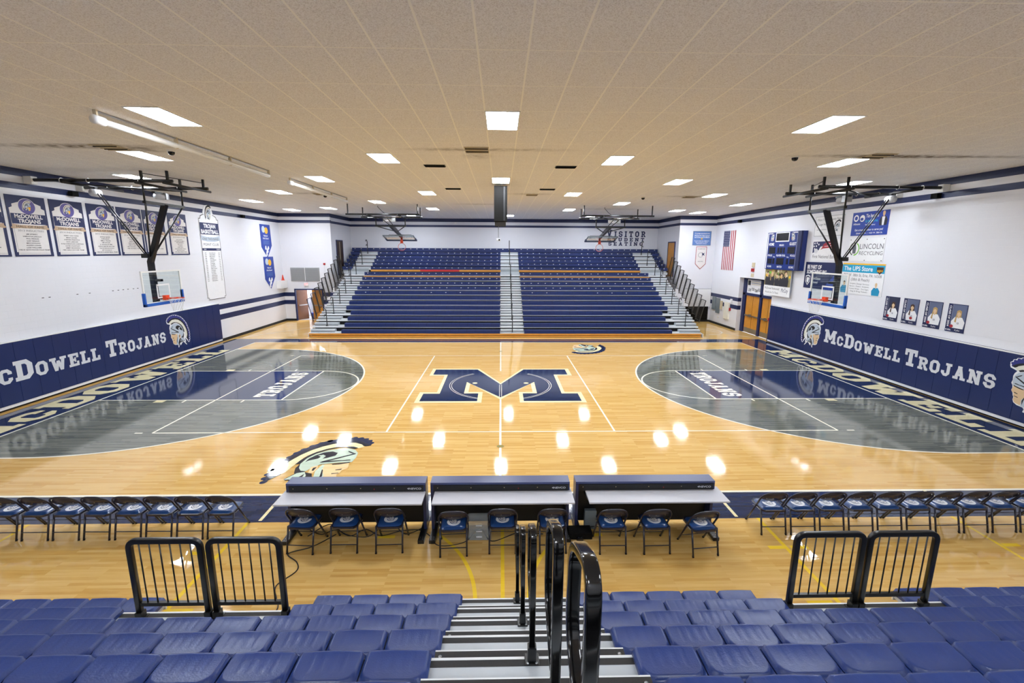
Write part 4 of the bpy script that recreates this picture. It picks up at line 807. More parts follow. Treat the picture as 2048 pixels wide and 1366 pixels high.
small('alarm_pull', (14.18, 12.2, 1.1), (14.25, 12.33, 1.28), 'red_device', 'red alarm pull beside the white wall cabinet', 'alarm')
small('thermostat', (14.17, 12.1, 1.65), (14.25, 12.25, 1.85), 'white_sheet', 'small white thermostat above the red alarm', 'thermostat')
small('outlet_plate', (14.23, 13.7, .45), (14.25, 13.85, .55), 'cream_print', 'cream outlet plate low on the right wall', 'outlet')
small('defibrillator_sign', (14.2, 9.95, 3.85), (14.25, 10.2, 4.1), 'tan_panel', 'small cream device on the wall above the tan doors', 'device')
small('horn_strobe', (14.17, 9.98, 3.6), (14.25, 10.2, 3.78), 'red_device', 'red horn strobe under the cream device above the doors', 'alarm')
small('exit_plate', (14.22, 9.98, 3.3), (14.25, 10.25, 3.5), 'tan_panel', 'pale exit plate over the tan doors', 'sign')
small('alarm_pull', (14.14, 7.86, 1.1), (14.25, 7.98, 1.26), 'red_device', 'red alarm pull between the tan doors and the navy padding', 'alarm')
small('wall_notice', (14.2, 7.84, 1.55), (14.25, 7.99, 1.85), 'paper', 'white paper notice beside the navy padding', 'notice')

# ---------------------------------------------------------------- basketball goals
def net(g, c, rot=None):
    n = 12; M = rot
    for j in range(n):
        for s in (1, -1):
            pts = []
            for k in range(7):
                t = k/6; r = .225*(1-.42*t**.8); a = 2*PI*(j+s*t*2.0)/n
                p = Vector((r*math.cos(a), r*math.sin(a), -.42*t)); pts.append(p)
            pts = [Vector(c)+(M @ p if M else p) for p in pts]
            g.tube(pts, .0035, 'net_white', 4)
def main_goal(side):
    lab = 'glass backboard goal hung from black ceiling frame, '+('left end of the court' if side < 0 else 'right end of the court')
    e = empty('basketball_goal', lab, 'basketball goal', (side*11.43, 0, 0), 0 if side < 0 else PI, 'ceiling-hung main court goals')
    g = G(); g.box((-.02, -.87, 2.95), (-.008, .87, 3.93), 'glass'); bd = g.build('backboard', e)
    g = G()
    for a, b in (((-.035, -.915, 2.9), (.008, -.86, 3.97)), ((-.035, .86, 2.9), (.008, .915, 3.97)), ((-.035, -.86, 3.92), (.008, .86, 3.97)), ((-.035, -.86, 2.9), (.008, .86, 2.95))): g.box(a, b, 'white_metal')
    g.build('board_frame', bd)
    g = G(); q = .003
    Mx = frame((0, 0, 0), (0, 1, 0), (0, 0, 1))
    for a, b, c, d_ in ((-.305, 3.08, -.255, 3.5), (.255, 3.08, .305, 3.5), (-.305, 3.47, .305, 3.52), (-.305, 3.05, .305, 3.1)): g.box((-.007, a, b), (-.004, c, d_), 'white_sheet')
    g.build('target_square', bd)
    g = G()
    g.box((-.06, -.93, 2.83), (.035, .93, 2.93), 'pad_blue')
    for s in (-1, 1): g.box((-.06, s*.93, 2.83), (.035, s*.86, 3.27), 'pad_blue')
    g.build('edge_padding', e, bevel=.015)
    g = G(); g.box((-.01, -.09, 2.98), (.1, .09, 3.14), 'rim_orange'); g.box((.1, -.06, 3.02), (.17, .06, 3.05), 'rim_orange')
    g.tube([(.39+.228*math.cos(2*PI*i/28), .228*math.sin(2*PI*i/28), 3.05) for i in range(28)], .01, 'rim_orange', 8, True)
    for s in (-1, 1): g.cyl((.08, s*.08, 3.0), (.33, s*.2, 3.04), .008, 'rim_orange')
    g.build('rim', e)
    g = G(); net(g, (.39, 0, 3.04)); g.build('net', e)
    g = G(); g.tube([(-.3, 0, 2.86), (-.3, 0, 4.28)], .075, 'black_metal', rx=.075, upv=(0, 1, 0)); g.box((-.26, -.1, 3.0), (-.02, .1, 3.1), 'black_metal'); g.box((-.26, -.06, 3.6), (-.02, .06, 3.68), 'black_metal')
    g.tube([(-.3, 0, 4.25), (.42, 0, 6.12)], .075, 'black_metal', rx=.075, upv=(0, 1, 0)); g.build('mast', e, bevel=.006)
    g = G(); g.box((.37, -.9, 6.06), (.47, .9, 6.14), 'black_metal')
    for s in (-1, 1): g.cyl((.42, s*.87, 6.1), (.42, s*.87, 6.72), .028, 'black_metal')
    g.build('cross_bar', e)
    for s in (-1, 1):
        g = G(); g.cyl((.42, s*.85, 6.08), (-.24, s*.05, 4.42), .027, 'black_metal'); g.build('brace', e)
        g = G(); g.cyl((-1.75, s*.06, 6.6), (-.42, s*.05, 4.5), .024 if s > 0 else .015, 'black_metal'); g.build('brace', e)
    g = G(); g.box((-.52, -.1, 4.38), (-.3, .1, 4.52), 'black_metal'); g.build('hinge', e, bevel=.01)
    for s in (-1, 1):
        g = G(); g.cyl((-2.85 if side < 0 else -2.75, s*.87, 6.72), (1.35, s*.87, 6.72), .05, 'black_metal', 14); g.build('roof_pipe', e)
        g = G(); g.box((-3.03 if side < 0 else -2.81, s*.87-.1, 6.6), (-2.8 if side < 0 else -2.6, s*.87+.1, 6.82), 'white_metal'); g.build('wall_plate', e)
        for x in (.42, 1.2):
            g = G(); g.box((x-.03, s*.87-.03, 6.7), (x+.03, s*.87+.03, HZ), 'black_metal'); g.build('hanger', e)
        for x in (-2.0, -1.2, .35):
            g = G(); g.tube([(x, s*.87+.065*math.cos(a), 6.72+.065*math.sin(a)) for a in [2*PI*i/12 for i in range(12)]], .012, 'chrome', 6, True); g.build('pipe_clamp', e)
    for x in (-1.75, .42, 1.25):
        g = G(); g.cyl((x, -1.15, 6.64), (x, 1.15, 6.64), .04, 'black_metal', 12); g.build('roof_pipe', e)
    g = G(); g.cyl((-1.75, -.9, 6.62), (.42, .9, 6.62), .022, 'black_metal'); g.cyl((.42, -.87, 6.95), (1.2, .87, 6.9), .012, 'black_metal'); g.build('stay_rod', e)
    g = G(); g.cyl((-1.75, -.13, 6.45), (-1.75, .13, 6.45), .12, 'letter_grey', 18); g.box((-1.79, -.05, 6.5), (-1.71, .05, 6.64), 'black_metal'); g.build('winch', e)
    g = G(); g.cyl((.1, .1, 6.38), (.1, .45, 6.38), .1, 'letter_grey', 18); g.box((-.02, .4, 6.3), (.22, .55, 6.5), 'steel'); g.box((.05, 0, 6.46), (.15, .6, 6.52), 'black_metal'); g.build('winch', e)
main_goal(-1); main_goal(1)
def side_goal(side):
    x0 = side*6.1
    e = empty('basketball_goal', 'folded-up goal with its board tipped flat above the far bleachers, '+('left' if side < 0 else 'right'), 'basketball goal', (x0, 13.2, 0), 0, 'folded side goals')
    # board plane: far (padded) edge (0,5.3), near edge (-.95,5.5)
    u = Vector((0, -.97, .24)).normalized(); n_ = Vector((0, .24, .97)).normalized()
    M = Matrix((Vector((1, 0, 0)), u, Vector((1, 0, 0)).cross(u))).transposed().to_4x4(); M.translation = Vector((0, .02, 5.3))
    g = G(); g.box((-.87, .05, -.006), (.87, 1.02, .006), 'glass', M=M); bd = g.build('backboard', e)
    g = G()
    for a, b in (((-.915, 0, -.02), (-.86, 1.07, .02)), ((.86, 0, -.02), (.915, 1.07, .02)), ((-.86, 1.02, -.02), (.86, 1.07, .02)), ((-.86, 0, -.02), (.86, .05, .02))): g.box(a, b, 'grey_panel', M=M)
    g.build('board_frame', bd)
    g = G(); g.box((-.93, -.07, -.045), (.93, .03, .045), 'navy_pad', M=M)
    for s in (-1, 1): g.box((s*.93, -.07, -.045), (s*.86, .37, .045), 'navy_pad', M=M)
    g.build('edge_padding', e, bevel=.01)
    g = G(); g.box((-.08, -.05, 5.12), (.08, .02, 5.3), 'rim_orange'); g.box((-.05, -.03, 5.3), (.05, 0, 5.42), 'rim_orange')
    g.tube([(.225*math.cos(2*PI*i/28), -.02, 4.9+.225*math.sin(2*PI*i/28)) for i in range(28)], .011, 'rim_orange', 8, True); g.build('rim', e)
    g = G(); net(g, (0, -.02, 4.9), Matrix(((1, 0, 0), (0, 0, -1), (0, 1, 0)))); g.build('net', e)
    g = G(); g.tube([(0, -2.75, 6.0), (0, -.05, 5.52)], .07, 'black_metal', rx=.07, upv=(1, 0, 0)); g.cyl((0, -.05, 5.52), (0, 0, 5.36), .06, 'black_metal'); g.build('mast', e)
    g = G(); g.box((-.85, -2.8, 5.96), (.85, -2.72, 6.04), 'black_metal')
    for s in (-1, 1): g.cyl((s*.8, -2.76, 6.0), (s*.8, -2.76, 6.45), .028, 'black_metal')
    g.build('cross_bar', e)
    for s in (-1, 1):
        g = G(); g.cyl((s*.75, -2.7, 5.98), (0, -1.2, 5.75), .025, 'black_metal'); g.build('brace', e)
        g = G(); g.cyl((s*.15, -4.0, 6.3), (s*.04, -1.0, 5.8), .02, 'black_metal'); g.build('brace', e)
    g = G(); g.tube([(-.68, -.4, 5.45), (-.68, -.4, 5.62), (.68, -.4, 5.62), (.68, -.4, 5.45)], .012, 'black_metal', 6); g.build('board_bracket', e)
    for y, w_, zz in ((-4.4, 1.9, 6.5), (-2.4, 1.7, 6.5)):
        g = G(); g.cyl((-w_, y, zz), (w_, y, zz), .045, 'black_metal'); g.build('roof_pipe', e)
        for s in (-1, 1):
            g = G(); g.box((s*w_*.94-.025, y-.025, zz), (s*w_*.94+.025, y+.025, HZ), 'black_metal'); g.build('hanger', e)
    for s in (-1, 1):
        g = G(); g.cyl((s*.8, -4.6, 6.46), (s*.8, -2.2, 6.46), .04, 'black_metal'); g.build('roof_pipe', e)
    g = G(); g.cyl((-.6, -3.9, 6.4), (1.1, -3.0, 6.42), .03, 'black_metal'); g.cyl((.9, -4.2, 6.4), (-1.2, -2.9, 6.44), .02, 'chrome'); g.build('stay_rod', e)
    g = G(); g.cyl((-.25, -3.3, 6.28), (.2, -3.3, 6.28), .09, 'letter_grey', 16); g.box((.2, -3.4, 6.2), (.4, -3.2, 6.4), 'steel'); g.build('winch', e)
    g = G(); g.tube([(-.5, -3.4, HZ), (-.5, -3.4, 6.96), (-.3, -3.4, 6.75), (-.05, -3.4, 6.55)], .012, 'cable', 6); g.build('power_cable', e)
side_goal(-1); side_goal(1)

# ---------------------------------------------------------------- far bleachers
LOW = [.39, .67, .95, 1.20, 1.43, 1.66, 1.91, 2.17, 2.42, 2.68, 2.95, 3.25]
LY = [9.15+.58*i for i in range(12)]
UPZ = [3.58, 3.84, 4.08, 4.32, 4.58, 4.87]
UY = [16.55+.5*i for i in range(6)]
XL0, XR0 = -10.52, 11.22
stand = empty('bleachers', 'grey telescopic frame, decks and aisle steps of the far bleachers', 'bleachers', (0, 9.0, 0))
def rel(g, name): 
    o = g.build(name, stand); o.location = (0, -9.0, 0); return o
dz = [q-.16 for q in LOW]
for i in range(12):
    y1 = LY[i+1] if i < 11 else UY[0]
    g = G(); g.box((XL0, LY[i]+.03, dz[i]-.06), (XR0, y1+.05, dz[i]), 'deck_grey'); g.box((XL0, LY[i]+.012, dz[i]-.08), (XR0, LY[i]+.03, dz[i]+.004), 'edge_grey')
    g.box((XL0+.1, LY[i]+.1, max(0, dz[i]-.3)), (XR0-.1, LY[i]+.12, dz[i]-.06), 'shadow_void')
    rel(g, 'deck')
du_ = [q-.14 for q in UPZ]
for i in range(6):
    y1 = UY[i+1] if i < 5 else 19.4
    g = G(); g.box((-11.0, UY[i]+.03, du_[i]-.05), (11.7, min(y1+.03, 19.38), du_[i]), 'deck_grey'); g.box((-11.0, UY[i]+.012, du_[i]-.07), (11.7, UY[i]+.03, du_[i]+.004), 'edge_grey')
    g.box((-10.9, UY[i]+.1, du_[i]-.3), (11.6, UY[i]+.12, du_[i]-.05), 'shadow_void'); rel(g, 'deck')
def aisle_steps(x0, x1, rows):
    for i in rows:
        if i == 0: continue
        y = LY[i]-.28; zz = (dz[i-1]+dz[i])/2
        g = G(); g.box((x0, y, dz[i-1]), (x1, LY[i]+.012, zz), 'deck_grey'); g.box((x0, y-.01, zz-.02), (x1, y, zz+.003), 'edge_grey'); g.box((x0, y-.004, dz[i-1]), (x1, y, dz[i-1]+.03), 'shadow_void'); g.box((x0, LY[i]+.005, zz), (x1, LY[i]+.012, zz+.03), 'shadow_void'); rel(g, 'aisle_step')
aisle_steps(XL0, -9.2, range(12)); aisle_steps(-.04, 1.26, range(12)); aisle_steps(10.04, XR0, range(12))
for x0, x1 in ((-10.3, -9.05), (-.04, 1.24), (9.75, 11.15)):
    for i in range(1, 6):
        g = G(); zz = (du_[i-1]+du_[i])/2; g.box((x0, UY[i]-.24, du_[i-1]), (x1, UY[i]+.012, zz), 'deck_grey'); g.box((x0, UY[i]-.25, zz-.015), (x1, UY[i]-.24, zz+.002), 'edge_grey'); rel(g, 'aisle_step')
for x0, x1 in ((-10.9, -9.15), (-.05, 1.26), (9.75, 11.6)):
    g = G(); g.box((x0, UY[0]+.0, dz[11]), (x1, UY[0]+.03, du_[0]), 'riser_grey'); g.box((x0, UY[0]-.26, dz[11]), (x1, UY[0]+.012, (dz[11]+du_[0])/2), 'deck_grey'); rel(g, 'riser')
for z0, z1 in ((.02, .10), (.13, .21)):
    g = G(); g.box((XL0+.05, 9.06, z0), (XR0-.1, 9.1, z1), 'front_wood'); rel(g, 'front_board')
for y0, y1, x0, x1, zz in ((15.98, 16.02, -9.15, -.04, 3.06), (15.98, 16.02, 1.26, 10.02, 3.06)):
    g = G(); g.box((x0, LY[10]+.32, 2.84), (x1, LY[10]+.36, 3.0), 'front_wood'); rel(g, 'front_board')
g = G(); g.box((-9.0, UY[0]-.06, 3.26), (-.04, UY[0]-.02, 3.38), 'front_wood'); g.box((-5.6, UY[0]-.07, 3.27), (-2.9, UY[0]-.06, 3.39), 'red_cover'); rel(g, 'front_board')
g = G(); g.box((1.24, UY[0]-.06, 3.26), (9.75, UY[0]-.02, 3.38), 'front_wood'); rel(g, 'front_board')
for x in (XL0+.03, XR0+.03):
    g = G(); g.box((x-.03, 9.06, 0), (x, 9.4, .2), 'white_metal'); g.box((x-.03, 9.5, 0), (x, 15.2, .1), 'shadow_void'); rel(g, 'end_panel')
def bench(x0, x1, y, zt, h, lab, plates, grp):
    """one long plastic bench row; its number plates and joints are on the moulding"""
    g = G(); g.box((x0, y-.012, zt-.132), (x1, y+.27, zt), 'bench_blue'); g.box((x0, y-.012, zt-h), (x1, y+.008, zt-.132), 'bench_blue')
    n = int(round((x1-x0)/.4572))
    for k in range(1, n): g.box((x0+k*(x1-x0)/n-.004, y-.0135, zt-.13), (x0+k*(x1-x0)/n+.004, y+.27, zt+.001), 'bench_gap')
    if plates:
        for k in range(n):
            if (k*7+int(y*10)) % 11 in plates: continue
            cx = x0+(k+.5)*(x1-x0)/n; g.box((cx-.035, y-.017, zt-.085), (cx+.035, y-.012, zt-.045), 'paper')
    o = g.build('bleacher_bench'); tag(o, lab, 'bench', grp); return o
for i in range(12):
    off = (.42 if i < 4 else 0)
    pl = {7: (0, 1, 2, 3, 5, 6, 8, 9), 8: (3, 8), 9: (5,), 10: (9,), 11: (4,)}.get(i)
    bench(-9.16+off, -.06, LY[i], LOW[i], .2, '%s far blue bench row from the floor, left of the centre aisle' % ORD[i], pl, 'far bleacher benches')
    bench(1.28, 10.02-(.5 if i < 4 else 0), LY[i], LOW[i], .2, '%s far blue bench row from the floor, right of the centre aisle' % ORD[i], pl, 'far bleacher benches')
for i in range(5):
    bench(-9.0, -.05, UY[i], UPZ[i], .22, '%s upper bench row left of the centre aisle, above the walkway' % ORD[i], (2,), 'upper far benches')
    bench(1.25, 9.72, UY[i], UPZ[i], .22, '%s upper bench row right of the centre aisle, above the walkway' % ORD[i], (6,), 'upper far benches')
    bench(-10.95, -10.33, UY[i], UPZ[i], .22, '%s short upper bench beyond the left end aisle' % ORD[i], (9,), 'short upper benches, left')
    bench(11.18, 11.68, UY[i], UPZ[i], .22, '%s short upper bench beyond the right end aisle' % ORD[i], (9,), 'short upper benches, right')
bench(-11.0, 11.72, UY[5], UPZ[5], .26, 'topmost blue bench row running the full width against the far wall', (4,), 'upper far benches')

def arc(pts, r=.08, n=5):
    """round the corners of a polyline"""
    P = [Vector(p) for p in pts]; out = [P[0]]
    for i in range(1, len(P)-1):
        a = (P[i-1]-P[i]); b = (P[i+1]-P[i]); ra = min(r, a.length*.48, b.length*.48); a.normalize(); b.normalize()
        p0 = P[i]+a*ra; p1 = P[i]+b*ra
        for k in range(n+1):
            t = k/n; out.append(p0*(1-t)**2+P[i]*2*t*(1-t)+p1*t*t)
    out.append(P[-1]); return out
def far_rail():
    e = empty('aisle_handrail', '', 'handrail')
    g = G(); g.tube(arc([(0, 0, 0), (0, -.02, .9), (0, -.2, 1.0), (0, -.32, .98), (0, -.36, .88)], .06), .024, 'black_metal', 8); g.build('post', e)
    g = G(); g.tube(arc([(0, -.01, .5), (0, -.12, .66), (0, -.28, .66), (0, -.33, .56)], .06), .02, 'black_metal', 8); g.build('lower_hook', e)
    g = G(); g.box((-.05, -.06, 0), (.05, .06, .03), 'black_metal'); g.build('base_plate', e)
    return e
fr = far_rail(); used = False
spots = []
for k, i in enumerate((1, 3, 5, 7, 9, 11)):
    spots += [(-9.75, LY[i]+.12, dz[i], 'left end aisle', k), (.62, LY[i]+.02-.5, dz[i]-.25 if i else 0, 'centre aisle', k), (10.5, LY[i]+.12, dz[i], 'right end aisle', k)]
for k, i in enumerate((1, 4)):
    spots += [(-9.75, UY[i]+.1, du_[i], 'upper flight of the left end aisle', k), (.6, UY[i]+.1, du_[i], 'upper flight of the centre aisle', k), (10.4, UY[i]+.1, du_[i], 'upper flight of the right end aisle', k)]
for x, y, zz, ai, k in spots:
    o = fr if not used else copy_tree(fr); used = True; o.location = (x, y, zz)
    o['label'] = '%s hooked handrail from the bottom, %s of far bleachers' % (ORD[k], ai); o['group'] = 'far bleacher aisle handrails'
# end guard panels
def guard():
    e = empty('guard_rail', '', 'guard rail')
    g = G(); g.tube(arc([(0, .66, 0), (0, 0, 1.31), (0, .56, 1.35), (0, 1.18, .12)], .03), .02, 'black_metal', 6); g.cyl((0, .6, .12), (0, 1.16, .16), .015, 'black_metal', 6); g.build('panel_frame', e)
    for q in range(1, 8): 
        g = G(); g.cyl((0, .6+q*.07, .13), (0, q*.07, 1.32), .006, 'black_metal', 5); g.build('bar', e)
    return e
gp = guard(); used = False
for x, y0, sd in ((XL0-.03, 9.32, 'left'), (XR0+.03, 9.1, 'right')):
    for i in range(10):
        o = gp if not used else copy_tree(gp); used = True; o.location = (x, y0+.56*i, .74+.25*i)
        o['label'] = '%s black barred guard panel from the front, %s end of far bleachers' % (ORD[i], sd); o['group'] = 'far bleacher end guards'
for x, s in ((-10.4, 'left'), (11.25, 'right')):
    for k, (y, zz) in enumerate(((16.2, 3.15), (16.7, 3.4))):
        g = G(); g.tube(arc([(x, y, zz), (x, y, zz+.75), (x+(.25 if s == 'left' else -.25), y+.2, zz+.95)], .08), .022, 'black_metal', 6); g.tube([(x, y, zz+.45), (x+(.2 if s == 'left' else -.2), y+.2, zz+.65)], .015, 'black_metal', 6)
        tag(g.build('walkway_rail'), '%s slanting black rail at the %s end of the upper walkway' % (('nearer', 'farther')[k], s), 'handrail')

# ---------------------------------------------------------------- near bleachers
PY, PZ = .585, .375
def SYk(k): return -10.86-PY*k
def SZk(k): return .44+PZ*k
nst = empty('bleachers', 'grey decks with black nosing of the near bleachers in the foreground', 'bleachers', (0, -11, 0))
def reln(g, name): o = g.build(name, nst); o.location = (0, 11, 0); return o
NW = 9.2
for k in range(10):
    yf = SYk(k)-.0; yb = yf-PY-.12; zt = SZk(k)-.08
    segs = [(-NW, NW)] if k else [(-NW, -4.15), (-2.3, 3.2), (5.03, NW)]
    for x0, x1 in segs:
        g = G(); g.box((x0, yb, zt-.04), (x1, yf-.02, zt), 'deck_grey'); g.box((x0, yf-.02, zt-.08), (x1, yf, zt+.003), 'edge_grey'); g.box((x0, yf-.075, zt), (x1, yf-.022, zt+.002), 'tread_black')
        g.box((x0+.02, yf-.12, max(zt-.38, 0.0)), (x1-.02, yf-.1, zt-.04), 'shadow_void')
        reln(g, 'deck')
for k in range(9):
    y1 = SYk(k+1)+.0; y0 = y1+.24; zt = SZk(k)-.08+PZ*.5; zl = SZk(k)-.08
    g = G(); g.box((-.49, y1-.1, zl), (.92, y0, zt), 'riser_grey'); g.box((-.5, y0, zt-.03), (.93, y0+.012, zt+.003), 'edge_grey'); g.box((-.5, y0-.085, zt), (.93, y0, zt+.003), 'tread_black'); g.box((-.5, y1-.05, zt), (.93, y0-.085, zt+.002), 'tread_black')
    for x in (-.46, .89): g.lathe((x, y0-.045, zt+.003), [(.014, 0), (.014, .003), (0, .004)], 'steel', 8)
    reln(g, 'aisle_step')
# seat module: front lip at y=0, back at y=-.45
def seat_mesh():
    nx, ny = 34, 30; D = .30; Wd = .4572; g = G(); vs = []; fs = []
    def sm(a, b, t):
        t = max(0, min(1, (t-a)/(b-a))); return t*t*(3-2*t)
    def hz(u, v):
        ax = abs(u)*2; d = v*D
        # raised pad with round back corners, lower flange around it
        qx = max(ax*Wd/2-(Wd/2-.021-.085), 0); qy = max(d-(.235-.085), 0)
        r = math.hypot(qx, qy) if qy > 0 else ax*Wd/2-(Wd/2-.021-.085)
        pad = 1-sm(.086, .102, r)
        h = -.032+.032*pad
        h -= pad*.005*math.sin(PI*min(1, d/.235))*(1-ax**4)
        h += .010*(1-ax*ax)*math.exp(-d/.03)
        h -= .0022*pad*(1 if (abs(((u+.5)*6) % 1-.5) < .09 and .06 < v < .55 and ax < .8) else 0)
        h -= .03*max(0, 1-d/.012)**2
        return h
    for j in range(ny+1):
        t = j/ny; v = t**1.1
        for i in range(nx+1):
            u = i/nx-.5; u = math.copysign(abs(u*2)**.8/2, u)
            vs.append((u*Wd*.978, -v*D, hz(u, v)))
    for j in range(ny):
        for i in range(nx): a = j*(nx+1)+i; fs.append((a, a+nx+1, a+nx+2, a+1))
    g.add(vs, fs, 'seat_plastic', True)
    n1 = nx+1; ring = [i for i in range(n1)]+[j*n1+nx for j in range(1, ny+1)]+[ny*n1+i for i in range(nx-1, -1, -1)]+[j*n1 for j in range(ny-1, 0, -1)]
    v2 = []; f2 = []
    for r in ring: x, y, zz = vs[r]; v2 += [(x, y, zz), (x*.985, y*.985-.006 if y > -.1 else y, -.077)]
    m_ = len(ring)
    for q in range(m_): a = 2*q; b = 2*((q+1) % m_); f2.append((a, b, b+1, a+1))
    g.add(v2, f2, 'seat_plastic'); return g
sg = seat_mesh(); seat0 = sg.build('seat'); seat_used = False
def seat_row(k, x_in, sgn, i0, i1, lab):
    global seat_used
    e = empty('seat_row', lab, 'seating row', (0, SYk(k), SZk(k)), 0, 'near bleacher seat rows')
    for i in range(i0, i1):
        o = seat0 if not seat_used else seat0.copy()
        if seat_used: C.objects.link(o)
        seat_used = True; o.parent = e; o.location = (x_in+sgn*(i+.5)*.4572, 0, 0)
    g = G(); a = x_in+sgn*i0*.4572; b = x_in+sgn*i1*.4572; g.box((min(a, b)+.01, -.28, -.077), (max(a, b)-.01, -.03, -.05), 'bench_gap'); g.build('seat_beam', e)
for k in range(9):
    for sd, xi, sgn, cut in (('left', -.48, -1, (4, 8)), ('right', .91, 1, (5, 9))):
        if k < 2:
            seat_row(k, xi, sgn, 0, cut[0], '%s row of blue moulded seats, short stretch beside the near aisle, %s side' % (ORD[k], sd))
            seat_row(k, xi, sgn, cut[1], 18, '%s row of blue moulded seats, stretch beyond the wheelchair gap, %s side' % (ORD[k], sd))
        else: seat_row(k, xi, sgn, 0, 18, '%s row of blue moulded seats from the floor, %s of the near aisle' % (ORD[k], sd))
# guard rails at the wheelchair gaps
def gap_rail():
    e = empty('guard_rail', '', 'guard rail')
    g = G(); g.tube(arc([(-.365, 0, .03), (-.365, 0, .93), (.365, 0, .93), (.365, 0, .03)], .09, 7), .024, 'black_metal', 20, rx=.03, upv=(0, 1, 0)); fr_ = g.build('rail_frame', e)
    g = G(); g.box((-.345, -.018, .16), (.345, .018, .2), 'black_metal'); g.build('lower_bar', e)
    for i in range(6):
        g = G(); x = -.265+i*.106; g.cyl((x, 0, .19), (x, 0, .91), .0075, 'black_metal', 8); g.build('bar', e)
    for s in (-1, 1):
        g = G(); g.box((s*.365-.05, -.07, 0), (s*.365+.05, .06, .012), 'black_metal'); g.box((s*.365-.035, -.04, .012), (s*.365+.035, .04, .09), 'black_metal'); g.build('base_plate', e, bevel=.004)
    return e
gr = gap_rail(); used = False
for x, lab in ((-3.53, 'left-hand one of the pair at the left gap'), (-2.71, 'right-hand one of the pair at the left gap'), (3.57, 'left-hand one of the pair at the right gap'), (4.38, 'right-hand one of the pair at the right gap')):
    o = gr if not used else copy_tree(gr); used = True; o.location = (x, -11.53, .735); o['label'] = 'black barred guard rail, '+lab; o['group'] = 'guard rails at the wheelchair gaps'
# aisle handrails of the near bleachers
def near_rail():
    e = empty('aisle_handrail', '', 'handrail')
    g = G(); g.tube(arc([(0, 0, .02), (0, 0, .995), (0, .27, .88), (0, .29, .50), (0, .02, .36)], .11, 10), .021, 'black_gloss', 20, rx=.017, upv=(1, 0, 0)); g.build('rail_tube', e)
    g = G(); g.box((-.05, -.05, 0), (.05, .05, .012), 'black_metal'); g.box((-.03, -.03, .012), (.03, .03, .12), 'black_metal'); g.build('base_plate', e, bevel=.006)
    for s in (-1, 1):
        g = G(); g.lathe((s*.03, -.035, .012), [(.009, 0), (.009, .004), (0, .005)], 'steel', 8); g.build('bolt', e)
    return e
nr = near_rail(); used = False
for k, (x, y, zz) in enumerate(((.2, -10.91, .362), (.205, -12.08, 1.112), (.21, -13.23, 1.862), (.215, -14.38, 2.612), (.225, -14.95, 2.99))):
    o = nr if not used else copy_tree(nr); used = True; o.location = (x, y, zz); o.scale = (1, 1, 1 if k < 4 else .9); o['label'] = '%s black looped handrail up the near aisle, counting from the floor' % ORD[k]; o['group'] = 'near aisle handrails'

